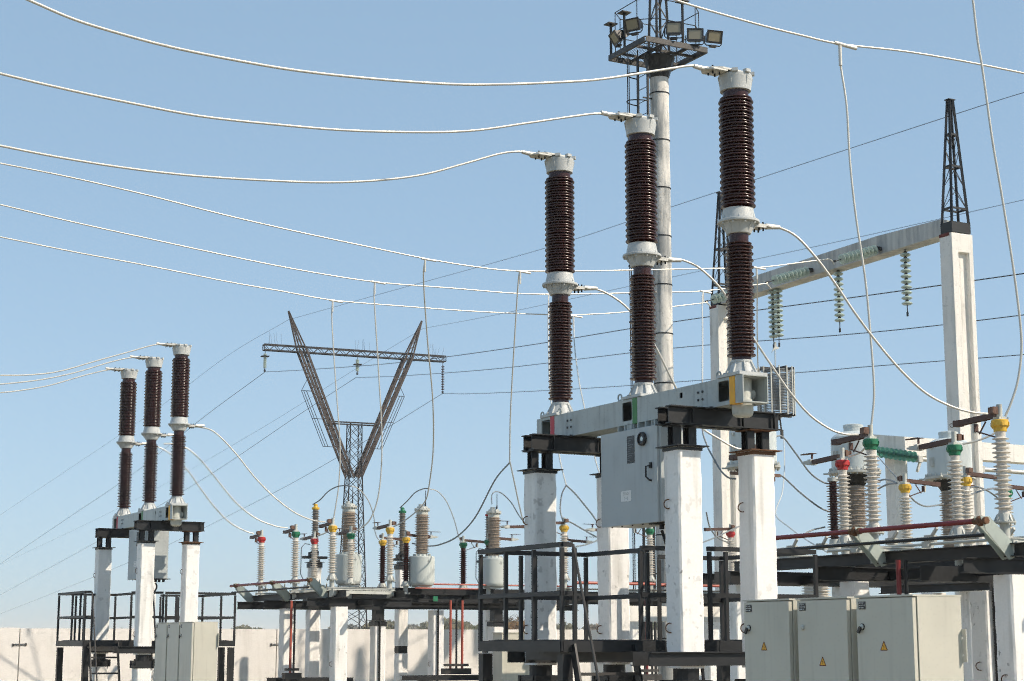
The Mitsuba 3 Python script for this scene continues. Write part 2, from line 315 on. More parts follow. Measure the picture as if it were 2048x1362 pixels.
def split_column(s, t, label, ztop=3.85, w=0.27, zgap=(1.58, 1.74), seed=1, loops=(3.3, 2.12), grp=None, mat='whitewash', plate='dark_steel'):
    p = Proto()
    p.add('shaft', column_mesh(w, w, zgap[1], ztop, 0.018, 0.010, seed), mat, 30)
    p.add('footing', column_mesh(w + 0.03, w + 0.03, -0.02, zgap[0], 0.03, 0.012, seed + 5), 'whitewash', 30)
    b = MB()
    for k in (-1, 1):
        b.cbox(k * (w / 2 + 0.012), 0, zgap[0] - 0.02, 0.02, w + 0.1, 0.14); b.cbox(0, k * (w / 2 + 0.03), zgap[0] - 0.02, w + 0.12, 0.02, 0.14)
    b.cyl(0, 0, zgap[0] - 0.01, zgap[1] + 0.002, w * 0.46, 14)
    for k in (-1, 1): b.rod((k * 0.1, -w * 0.75, zgap[0] - 0.02), (k * 0.1, w * 0.75, zgap[0] - 0.02), 0.014, 6)
    p.add('joint_clamp', b, 'dark_steel', 25)
    for z in loops:
        b = MB(); loop(b, -w / 2, z, x=-0.05); p.add('lifting_loop', b, 'rust')
    b = MB(); b.box(-w / 2 - 0.006, w / 2 + 0.006, -w / 2 - 0.006, w / 2 + 0.006, ztop - 0.035, ztop - 0.004); p.add('collar', b, plate, False)
    put(p, 'concrete_column', label, 'column', at(s, t), grp)

def plain_column(s, t, w, d, z1, label, z0=-0.02, seed=3, mat='whitewash', loops=(), stool=0, grp=None, gap=None, pipe=0):
    p = Proto()
    if gap: 
        p.add('shaft', column_mesh(w, d, gap[1], z1, 0.018, 0.01, seed), mat, 30); p.add('footing', column_mesh(w, d, z0, gap[0], 0.018, 0.01, seed + 2), mat, 30)
        b = MB(); b.cbox(0, 0, (gap[0] + gap[1]) / 2, w * 0.9, d * 0.9, gap[1] - gap[0] + 0.004); b.cbox(0, -d / 2 + 0.02, (gap[0] + gap[1]) / 2, w * 0.94, 0.03, (gap[1] - gap[0]) * 0.6); p.add('joint_clamp', b, 'dark_steel', False)
    else: p.add('shaft', column_mesh(w, d, z0, z1, 0.018, 0.01, seed), mat, 30)
    for z in loops:
        b = MB(); loop(b, -d / 2, z); p.add('lifting_loop', b, 'rust')
    if stool:
        b = MB(); b.cbox(0, 0, z1 + 0.008, w + 0.1, d + 0.1, 0.012); b.cbox(0, 0, z1 + 0.014 + stool / 2, w * 0.8, d * 0.75, stool); b.cbox(0, 0, z1 - 0.06, w + 0.03, d + 0.03, 0.1)
        p.add('steel_head', b, 'dark_steel', False)
    if pipe:
        b = MB(); b.rod((w / 2 + 0.03, -d * 0.1, 0), (w / 2 + 0.03, -d * 0.1, z1 + 0.05), pipe, 10); p.add('cable_pipe', b, 'dark_steel')
    put(p, 'concrete_column', label, 'column', at(s, t), grp)

where = {0: 'nearer breaker', 1: 'farther left breaker'}
for bay, (bs, bt) in enumerate((BA, BB)):
    for (s, t, n) in ((1.35, -0.44, 'front left'), (1.35, 0.44, 'front right'), (-1.35, -0.50, 'rear left'), (-1.35, 0.44, 'rear right')):
        split_column(bs + s, bt + t, f'white painted square concrete column, {n} leg of the {where[bay]}', seed=bay * 10 + int(3 * s + 9 * t) + 9, mat='worn_whitewash' if n == 'rear left' else 'whitewash', plate='rust' if n == 'front right' else 'dark_steel')

# steel frame that carries each breaker: I beams across the two columns of a pair
def support_frame(bs, bt, s0, label):
    p = Proto()
    b = MB(); b.ibeam((s0 - 0.09, -0.66, 4.158), (s0 - 0.09, 0.66, 4.158), 0.175, 0.10); p.add('i_beam', b, 'dark_steel', False)
    b = MB(); b.ibeam((s0 + 0.09, -0.66, 4.158), (s0 + 0.09, 0.66, 4.158), 0.175, 0.10); p.add('i_beam', b, 'dark_steel', False)
    for t in (-0.44 if s0 > 0 else -0.5, 0.44):
        b = MB()
        for k in (-1, 1):
            b.cbox(s0, t + k * 0.09, 3.962, 0.09, 0.008, 0.192); b.cbox(s0 + 0.05, t + k * 0.09, 3.962, 0.008, 0.085, 0.190); b.cbox(s0 - 0.05, t + k * 0.09, 3.962, 0.008, 0.085, 0.190)
        p.add('stool', b, 'dark_steel', False)
        b = MB(); b.cbox(s0, t, 3.857, 0.38, 0.38, 0.010); b.cbox(s0, t, 4.064, 0.26, 0.30, 0.008)
        p.add('plate', b, 'rust' if s0 > 0 and t > 0 else 'dark_steel', False)
    for t in (-0.40, 0.20, 0.58): b = MB(); b.cbox(s0 + 0.13, t, 4.158, 0.035, 0.010, 0.150); p.add('stiffener', b, 'dark_steel', False)
    b = MB()
    for t in (-0.16, 0.16): b.cyl(s0 + 0.10, t, 4.245, 4.262, 0.018, 6)
    p.add('bolt_head', b, 'dark_steel', False)
    put(p, 'breaker_stand', label, 'steel stand', at(bs, bt))
for bay, (bs, bt) in enumerate((BA, BB)):
    for s0, n in ((1.35, 'front'), (-1.35, 'rear')): support_frame(bs, bt, s0, f'black steel I beam frame on the {n} pair of columns under the {where[bay]}')

# ------------------------------------------------------------------ the circuit breakers
def ribs(mb, x, y, prof, n, th=0.012, off=0.0):
    poly = sg.Polygon(prof)
    for k in range(n):
        a = off + k * 2 * math.pi / n; X = (math.cos(a), math.sin(a), 0); Yv = (0, 0, 1); Z = np.cross(X, Yv)
        mb.prism(poly, th, frame(np.array([x, y, 0]) - Z * th / 2, X, Yv, Z))
def bolts(mb, x, y, z, R, n, r=0.009, h=0.016, off=0.2):
    for k in range(n):
        a = off + k * 2 * math.pi / n; mb.cyl(x + R * math.cos(a), y + R * math.sin(a), z, z + h, r, 6)
brk = Proto()
B0, B1, BZ0, BZ1 = -2.04, 1.965, 4.25, 4.52
MS = frame((0, -0.138, 0), (1, 0, 0), (0, 0, 1), (0, -1, 0))
side = sg.box(B0, BZ0, B1, BZ1)
for a, b_ in ((-1.93, -1.735), (-0.195, -0.005), (1.555, 1.740)): side = side.difference(roundrect(a, 4.29, b_, 4.49, 0.02))
side = side.difference(roundrect(0.89, 4.41, 0.945, 4.465, 0.006))
bm = MB(); bm.prism(side, 0.012, MS)
MS2 = frame((0, 0.150, 0), (1, 0, 0), (0, 0, 1), (0, -1, 0)); bm.prism(sg.box(B0, BZ0, B1, BZ1), 0.012, MS2)
bm.box(B0, B1, -0.138, 0.138, BZ1 - 0.012, BZ1 - 0.001)
bot = sg.box(B0 + 0.003, -0.138, B1 - 0.003, 0.138)
for s in (-1.75, 0, 1.75): bot = bot.difference(sg.Point(s, 0).buffer(0.125, quad_segs=8))
bm.prism(bot, 0.012, frame((0, 0, BZ0 + 0.001), (1, 0, 0), (0, 1, 0), (0, 0, 1)))
bm.box(B0 + 0.001, B0 + 0.01, -0.137, 0.137, BZ0 + 0.014, BZ1 - 0.014)
brk.add('beam', bm, 'grey_paint', False)
for (a, c, n) in ((-1.725, 'stripe_red', 'red'), (0.01, 'stripe_green', 'green'), (1.75, 'stripe_yellow', 'yellow')):
    b = MB(); b.box(a, a + 0.09, -0.154, -0.1505, BZ0 - 0.003, BZ1 - 0.004); b.box(a, a + 0.09, -0.1505, -0.06, BZ0 - 0.003, BZ0 - 0.0005)
    brk.add('beam__phase_stripe', b, c, False, f'{n} phase stripe round the beam')
for s in (1.26, -1.30):
    b = MB()
    for i in (-1, 1):
        for j in (-1, 1): b.rod((s + 0.038 * i, -0.152, 4.39 + 0.038 * j), (s + 0.038 * i, -0.160, 4.39 + 0.038 * j), 0.013, 8)
    brk.add('beam__bolt_group', b, 'black_plastic', 20)
for s, y in ((1.52, 0), (-1.58, 0), (-0.30, 0), (-1.98, 0)):
    b = MB(); th = np.linspace(0, 2 * math.pi, 17); b.tube([(s + 0.035 * math.cos(q), -0.11, BZ1 + 0.045 + 0.035 * math.sin(q)) for q in th], 0.009, 7); b.cyl(s, -0.11, BZ1, BZ1 + 0.015, 0.022, 12)
    brk.add('beam__lifting_eye', b, 'grey_paint')
lowerI = [(0.098, 4.685)] + sheds(4.72, 5.865, 0.094, 0.142, 0.127, 34, tip=0.008) + [(0.096, 5.88), (0.096, 5.945), (0.112, 5.95)]
upperI = [(0.140, 6.195)] + sheds(6.215, 7.345, 0.127, 0.176, 0.162, 36, tip=0.009) + [(0.128, 7.36), (0.128, 7.415), (0.142, 7.42)]
mL, mU = MB().lathe(lowerI, n=40), MB().lathe(upperI, n=44)
cast0 = MB()
cast0.box(-0.19, 0.19, -0.165, 0.165, 4.523, 4.552)
cast0.lathe([(0.15, 4.552), (0.135, 4.575), (0.098, 4.66), (0.104, 4.664), (0.104, 4.688)], n=32)
ribs(cast0, 0, 0, [(0.08, 4.55), (0.165, 4.55), (0.165, 4.565), (0.108, 4.675), (0.08, 4.675)], 8, off=0.39)
bolts(cast0, 0, 0, 4.552, 0.172, 8, 0.011, 0.02, 0.0)
midc = MB()
midc.lathe([(0.112, 5.945), (0.120, 5.950), (0.160, 6.045), (0.166, 6.052)], n=36)
midc.lathe([(0.166, 6.0535), (0.207, 6.056), (0.209, 6.060), (0.209, 6.078), (0.205, 6.082), (0.172, 6.084)], n=40)
midc.lathe([(0.168, 6.085), (0.167, 6.12), (0.150, 6.195), (0.152, 6.200), (0.142, 6.203)], n=36)
ribs(midc, 0, 0, [(0.09, 5.965), (0.126, 5.965), (0.184, 6.048), (0.184, 6.056), (0.09, 6.056)], 9, off=0.2)
ribs(midc, 0, 0, [(0.10, 6.083), (0.180, 6.083), (0.174, 6.105), (0.153, 6.17), (0.10, 6.17)], 6, off=0.5)
bolts(midc, 0, 0, 6.035, 0.190, 10, 0.009, 0.016, 0.35)
capm = MB()
capm.lathe([(0.142, 7.405), (0.154, 7.410), (0.155, 7.43), (0.168, 7.54), (0.170, 7.545), (0.170, 7.565), (0.166, 7.572), (0.13, 7.578), (0.07, 7.590), (0.06, 7.61), (0.03, 7.622)], n=40)
ribs(capm, 0, 0, [(0.10, 7.46), (0.162, 7.46), (0.178, 7.54), (0.178, 7.552), (0.10, 7.552)], 6, off=0.15)
for a in (0.15, 0.94, 1.72, -0.64): capm.obox((0.166 * math.cos(a), 0.166 * math.sin(a), 7.588), np.array([math.cos(a), math.sin(a), 0]) * 0.026, np.array([-math.sin(a), math.cos(a), 0]) * 0.03, (0, 0, 0.016))
bolts(capm, 0, 0, 7.578, 0.148, 8, 0.009, 0.018)
termU = MB()       # flat terminal palm on the cap, leading to the -t side, with the clamp of the conductor
pal = sg.Polygon([(-0.085, 0.06), (0.085, 0.06), (0.105, -0.22), (0.06, -0.33), (-0.06, -0.33), (-0.105, -0.22)])
termU.prism(pal, 0.018, frame((0, 0, 7.592), (1, 0, 0), (0, 1, 0), (0, 0, 1)))
termU.prism(sg.Polygon([(-0.10, -0.16), (0.10, -0.16), (0.10, -0.33), (0.05, -0.38), (-0.05, -0.38), (-0.10, -0.33)]), 0.016, frame((0, 0, 7.574), (1, 0, 0), (0, 1, 0), (0, 0, 1)))
termU.tube([(0, -0.27, 7.588), (0, -0.40, 7.592), (0, -0.50, 7.600)], [0.034, 0.026, 0.022], 10)
bolt_u = MB()
for x in (-0.04, 0.04):
    for y in (-0.30, -0.22, -0.15): bolt_u.cyl(x, y, 7.545, 7.63, 0.009, 6)
termL = MB()
termL.prism(sg.box(-0.07, 0.12, 0.07, 0.29), 0.018, frame((0, 0, 6.034), (1, 0, 0), (0, 1, 0), (0, 0, 1)))
termL.prism(sg.Polygon([(-0.07, 0.20), (0.07, 0.20), (0.07, 0.31), (0.03, 0.40), (-0.03, 0.40), (-0.07, 0.31)]), 0.016, frame((0, 0, 6.053), (1, 0, 0), (0, 1, 0), (0, 0, 1)))
termL.tube([(0, 0.33, 6.066), (0, 0.42, 6.074), (0, 0.50, 6.078)], [0.032, 0.026, 0.022], 10)
bolt_l = MB()
for x in (-0.04, 0.04):
    for y in (0.22, 0.27): bolt_l.cyl(x, y, 6.005, 6.095, 0.009, 6)
mech = MB(); mech.lathe([(0.03, 4.128), (0.07, 4.133), (0.095, 4.15), (0.104, 4.18), (0.105, 4.30), (0.092, 4.305), (0.092, 4.505)], n=28); mech.rod((0, 0.08, 4.36), (0, 0.125, 4.36), 0.05, 16)
def moved(mb, s):
    m = mb.mesh(); m.apply_translation((s, 0, 0)); return m
for s, n in ((1.75, 'yellow'), (0.0, 'green'), (-1.75, 'red')):
    k = brk.add('pole', moved(cast0, s), 'casting', 25)
    brk.add(k + '__lower_insulator', moved(mL, s), 'brown_porcelain', 50)
    brk.add(k + '__middle_flange', moved(midc, s), 'casting', 25)
    brk.add(k + '__upper_insulator', moved(mU, s), 'brown_porcelain', 50)
    brk.add(k + '__cap', moved(capm, s), 'casting', 25)
    brk.add(k + '__upper_terminal', moved(termU, s), 'aluminium', 25)
    brk.add(k + '__lower_terminal', moved(termL, s), 'aluminium', 25)
    b = MB().tm(moved(bolt_u, s)).tm(moved(bolt_l, s)); brk.add(k + '__terminal_bolts', b, 'dark_steel', 20)
    brk.add(k + '__drive_housing', moved(mech, s), 'cream_steel', 40)
cb = MB(); cb.box(-0.27, 0.842, -0.345, 0.09, 3.17, 4.15)
brk.add('control_box', cb, 'box_grey', False)
b = MB(); b.box(-0.274, 0.812, -0.372, -0.347, 3.165, 4.152); brk.add('control_box__door', b, 'box_grey', False)
b = MB(); b.box(0.25, 0.39, -0.376, -0.3725, 3.80, 4.085); brk.add('control_box__rating_plate', b, 'black_plastic', False)
b = MB(); R = frame((0, 0, 0), (1, 0, 0), (0, 0, 1), (0, -1, 0)); R[:3, 3] = (0.555, -0.372, 4.03); b.lathe([(0.066, 0.0), (0.072, 0.004), (0.072, 0.03), (0.058, 0.034), (0.055, 0.02)], n=28, M=R); brk.add('control_box__gauge', b, 'black_plastic', 30)
b = MB(); b.lathe([(0.054, 0.0), (0.054, 0.018), (0.0, 0.0215)], n=28, M=R); brk.add('control_box__gauge_glass', b, 'gauge_glass', 30)
b = MB(); b.tube([(0.70, -0.373, 3.74), (0.70, -0.40, 3.74), (0.665, -0.415, 3.735), (0.665, -0.415, 3.63), (0.70, -0.40, 3.595), (0.705, -0.373, 3.59)], 0.010, 8); b.cbox(0.705, -0.385, 3.745, 0.03, 0.02, 0.06)
brk.add('control_box__handle', b, 'black_plastic', 30)
b = MB(); b.box(0.12, 0.315, -0.3745, -0.3725, 3.41, 3.52); brk.add('control_box__label_plate', b, 'white_plate', False)
b = MB()
for txt, x, z in (('1110', 0.16, 3.475), ('T-2', 0.18, 3.425)):
    m = meshkit.text_mesh(txt, 0.030, 0.001); m.apply_transform(frame((x, -0.3745, z), (1, 0, 0), (0, 0, 1), (0, -1, 0))); b.tm(m)
brk.add('control_box__lettering', b, 'cable_grey', False)
b = MB()
for k in range(11): b.box(0.265, 0.30 + 0.07 * ((k * 5) % 4) / 3, -0.3768, -0.3762, 3.83 + 0.0225 * k, 3.835 + 0.0225 * k)
brk.add('control_box__plate_print', b, 'cable_grey', False)
b = MB()
for x in (0.02, 0.28, 0.55, 0.72): b.box(x - 0.07, x - 0.055, -0.30, -0.10, 4.153, 4.226); b.box(x + 0.055, x + 0.07, -0.30, -0.10, 4.153, 4.226)
b.box(0.10, 0.24, -0.28, -0.1, 4.154, 4.226)
brk.add('control_box__hanger', b, 'grey_paint', False)
b = MB()
for x, y in ((0.62, -0.2), (0.70, -0.1), (0.78, -0.2), (0.72, 0.05), (0.6, 0.0)): b.cyl(x, y, 3.105, 3.168, 0.026, 10)
b.box(0.5, 0.82, -0.28, 0.16, 3.155, 3.1695)
brk.add('control_box__cable_gland', b, 'dark_steel', 30)
ports = MB()
for k in range(5): ports.cyl(-0.18 + 0.2 * k, -0.3, 3.155, 3.1685, 0.008, 8)
brk.add('control_box__vent_plugs', ports, 'dark_steel', 30)
put(brk, 'circuit_breaker', 'tall three pole circuit breaker with dark brown insulators standing in the foreground', 'circuit breaker', at(*BA), 'three pole circuit breakers')
put(brk, 'circuit_breaker', 'farther three pole circuit breaker with brown insulators standing at the left of the yard', 'circuit breaker', at(*BB), 'three pole circuit breakers')
"""control cables leaving the boxes"""
for bay, (bs, bt) in enumerate((BA, BB)):
    for i, (x, y, e) in enumerate(((0.405, -0.065, (1.0, -0.30)), (0.485, 0.035, (1.05, -0.22)), (0.565, -0.065, (1.1, -0.15)))):
        b = MB(); b.tube(spline([(x, y, 3.11), (x + 0.02, y + 0.02, 3.02), ((x + e[0]) / 2, (y + e[1]) / 2, 2.86), (e[0], e[1], 2.62 - 0.1 * i), (e[0] + 0.05, e[1] + 0.05, 1.6)], 6), 0.017, 7)
        one('control_cable', b, 'black_plastic', f'{("left", "middle", "right")[i]} one of three thick black cables hanging below the {where[bay]} control box', 'cable', at(bs, bt))

# ------------------------------------------------------------------ operator platforms
def platform(bs, bt, s0, s1, t0, t1, name, bay):
    p = Proto(); zr, zf = 2.935, 2.0; tin = -0.22
    def rail(a, b_, z, suf):
        m = MB(); m.bar((*a, z - 0.022), (*b_, z - 0.022), 0.05, 0.044); p.add(suf, m, 'dark_steel', False)
    runs = [((s0, t0 - 0.022), (s0, tin + 0.025)), ((s0 + 0.025, t0), (s1, t0)), ((s0 + 0.025, tin), (0.36, tin)), ((s1, t0 + 0.003), (s1, t0 + 0.11)), ((0.62, -0.47), (0.74, 0.12)), ((s1, 0.20), (s1, t1)), ((s0, 0.72), (s0, t1)), ((s0 + 0.025, t1), (s1 - 0.025, t1))]
    for a, b_ in runs: rail(a, b_, zr, 'top_rail')
    for a, b_ in runs: rail(a, b_, 2.47, 'middle_rail')
    posts = [(s0, t0), (s0, -1.02), (s0, -0.85), (s0, tin), (-0.30, t0), (0.28, t0), (s1, t0), (s1, t0 + 0.14), (0.36, tin), (0.62, -0.47), (0.74, 0.12), (s1, 0.22), (s1, 0.42), (s1, t1), (s0, t1), (-0.2, t1), (s0, 1.1), (s0, 0.72)]
    for a, b_ in posts:
        m = MB(); m.cbox(a, b_, (zf + zr - 0.05) / 2 - 0.05, 0.036, 0.036, zr - zf + 0.05); p.add('post', m, 'dark_steel', False)
    def fl(a, b_, z=1.945, h=0.105):
        m = MB(); m.channel((*a, z), (*b_, z), h, 0.05); p.add('floor_beam', m, 'dark_steel', False)
    fl((s0, t0), (s1, t0)); fl((s1, t0), (s1, 0.30)); fl((s0, t0), (s0, tin)); fl((s0, tin), (s1, tin)); fl((s1, 0.31), (s1, t1)); fl((s0, 0.72), (s0, t1)); fl((s0, t1), (s1, t1)); fl((s0, 0.72), (s1, 0.72))
    for (a0, a1, n) in ((t0 + 0.07, tin - 0.07, 22), (0.79, t1 - 0.07, 14)):
        m = MB()
        for k in range(n):
            y = a0 + (a1 - a0) * k / (n - 1); m.box(s0 + 0.06, s1 - 0.06, y - 0.004, y + 0.004, 1.975, 2.004)
        for x in np.linspace(s0 + 0.2, s1 - 0.2, 6): m.box(x - 0.02, x + 0.02, a0, a1, 1.985, 2.010)
        p.add('grating', m, 'warm_steel', False)
    for a, b_ in ((s0, t0 + 0.06), (s1 - 0.05, t0 + 0.06), (-0.05, t1 - 0.02), (s1 - 0.06, t1 - 0.04), (s0, t1)):
        m = MB(); m.channel((a - 0.001, b_ - 0.05, 0.94), (a + 0.001, b_ + 0.05, 0.94), 1.86, 0.1); m.cbox(a, b_ - 0.05, 0.94, 0.1, 0.012, 1.86); m.cbox(a, b_ + 0.05, 0.94, 0.1, 0.012, 1.86); p.add('leg', m, 'dark_steel', False)
    for s in (1.19, 1.51):          # clamped beams from column to column
        m = MB(); m.channel((s, -0.95, 1.83), (s, 0.95, 1.83), 0.13, 0.05, 1 if s < 1.3 else -1); p.add('clamp_beam', m, 'dark_steel', False)
    for s in (-1.53, -1.17):
        m = MB(); m.channel((s, -0.8, 1.83), (s, 0.72, 1.83), 0.13, 0.05, 1 if s > -1.3 else -1); p.add('clamp_beam', m, 'dark_steel', False)
    for t in (-0.8, 0.8):
        m = MB(); m.channel((-1.1, t, 1.85), (1.16, t, 1.85), 0.10, 0.05); p.add('clamp_beam', m, 'dark_steel', False)
    # ladder with slanting hand rail
    for i, t in enumerate((t0 + 0.10, -0.72)):
        m = MB(); m.bar((s1 + 0.03, t, 1.96), (s1 + 0.62, t, 0.0), 0.022, 0.09, up=(1, 0, 0.3)); p.add('ladder', m, 'dark_steel', False) if i == 0 else p.add('ladder__stile', m, 'dark_steel', False)
    for k in range(6):
        q = 0.14 + 0.15 * k; m = MB(); m.bar((s1 + 0.03 + 0.59 * q, t0 + 0.12, 1.96 * (1 - q)), (s1 + 0.03 + 0.59 * q, -0.74, 1.96 * (1 - q)), 0.03, 0.03); p.add('ladder__rung', m, 'warm_steel', False)
    m = MB(); m.rod((s1 + 0.01, t0 + 0.12, zr - 0.02), (s1 + 0.72, t0 + 0.12, 0.9), 0.014, 8); p.add('hand_rail', m, 'warm_steel')
    put(p, 'access_platform', name, 'platform', at(bs, bt), 'railed operator platforms')
platform(*BA, -0.85, 0.83, -1.5, 1.56, 'black steel railed platform round the legs of the nearer breaker', 0)
platform(*BB, -1.35, 0.62, -1.36, 1.62, 'black steel railed platform with ladder round the legs of the farther left breaker', 1)

# ------------------------------------------------------------------ beige cubicles
def cubicle(s0, s1, t, ztop, label, mark, handle, plate_z=0.0):
    p = Proto(); b = MB(); b.box(s0, s1, t + 0.03, t + 0.43, 0.25, ztop - 0.012); p.add('body', b, 'cabinet_beige', False)
    b = MB(); b.box(s0 - 0.004, s1 + 0.004, t - 0.012, t + 0.436, ztop - 0.012, ztop); p.add('roof', b, 'cabinet_beige', False)
    b = MB(); b.box(s0 + 0.012, s1 - 0.008, t - 0.008, t + 0.022, 0.32, ztop - 0.02); b.box(s0 + 0.05, s1 - 0.03, t + 0.022, t + 0.0295, 0.34, ztop - 0.05); p.add('door', b, 'cabinet_beige', False)
    b = MB(); b.box(s0 + 0.04, s0 + 0.115, t - 0.012, t - 0.0085, ztop - 0.095, ztop - 0.040); p.add('door__name_plate', b, 'black_plastic', False)
    b = MB()
    for k in range(3):
        for j in range(3 + (k % 2)): b.box(s0 + 0.048 + 0.018 * j, s0 + 0.058 + 0.018 * j, t - 0.0132, t - 0.0122, ztop - 0.087 + 0.017 * k, ztop - 0.081 + 0.017 * k)
    p.add('door__plate_print', b, 'white_plate', False)
    if mark is not None:
        mx, mz = mark; M = frame((s0 + mx, t - 0.0085, ztop - mz), (1, 0, 0), (0, 0, 1), (0, -1, 0))
        b = MB().prism(sg.Polygon([(-0.035, 0), (0.035, 0), (0, 0.062)]).buffer(0.003), 0.0012, M); p.add('door__warning_sign', b, 'sign_orange', False)
        b = MB().prism(sg.Polygon([(-0.035, 0), (0.035, 0), (0, 0.062)]).buffer(0.003).difference(sg.Polygon([(-0.031, 0.003), (0.031, 0.003), (0, 0.056)])), 0.002, M)
        b.prism(sg.Polygon([(0.002, 0.040), (-0.006, 0.023), (0.000, 0.023), (-0.003, 0.008), (0.006, 0.026), (0.001, 0.026)]), 0.002, M); p.add('door__warning_print', b, 'rusty_red', False)
    b = MB(); Mh = frame((s0 + 0.075, t - 0.008, ztop - 0.22), (1, 0, 0), (0, 0, 1), (0, -1, 0)); b.lathe([(0.02, 0), (0.02, 0.012), (0.012, 0.016)], n=16, M=Mh); p.add('door__lock', b, 'galvanised', 30)
    if handle: b = MB(); b.bar((s0 + 0.075, t - 0.030, ztop - 0.222), (s0 + 0.05, t - 0.030, ztop - 0.262), 0.022, 0.016, up=(0, 1, 0)); b.lathe([(0.024, 0.001), (0.024, 0.008)], n=16, M=Mh); p.add('door__handle', b, 'black_plastic', 30)
    put(p, 'cubicle', label, 'cabinet', None, 'beige control cubicles')
CT0, CZ = -1.66, 2.318
for (a, b_, lab, mk, h) in ((3.97, 4.565, 'beige steel cubicle farthest left of the three in the right foreground', (0.265, 0.39), True), (4.65, 5.25, 'beige steel cubicle in the middle of the three in the right foreground, its sign lowest', (0.30, 0.50), False), (5.34, 5.96, 'beige steel cubicle nearest the camera in the right foreground, with a black key handle', (0.30, 0.385), True)):
    cubicle(a, b_, CT0, CZ, lab, mk, h)
for (a, b_, lab) in ((-14.56, -13.93, 'beige cubicle leftmost of the three under the farther left breaker'), (-13.89, -13.26, 'beige cubicle in the middle of the three under the farther left breaker'), (-13.22, -12.57, 'beige cubicle rightmost of the three under the farther left breaker')):
    cubicle(a, b_, -0.70, 2.306, lab, None, True)
for s, t, z, n in ((5.963, -1.24, 2.05, 'right side of the nearest beige cubicle'), (-12.565, -0.27, 2.09, 'right side of the beige cubicles at the left')):
    b = MB(); b.prism(sg.box(0, -0.20, 0.07, 0.03).difference(sg.Point(0.035, -0.03).buffer(0.008)).difference(sg.Point(0.035, -0.15).buffer(0.008)), 0.006, frame((s - 0.03, t + 0.012, z), (1, 0, 0), (0, 0, 1), (0, -1, 0)))
    one('mounting_bracket', b, 'cabinet_beige', f'drilled beige steel bracket on the {n}', 'bracket', smooth=False)

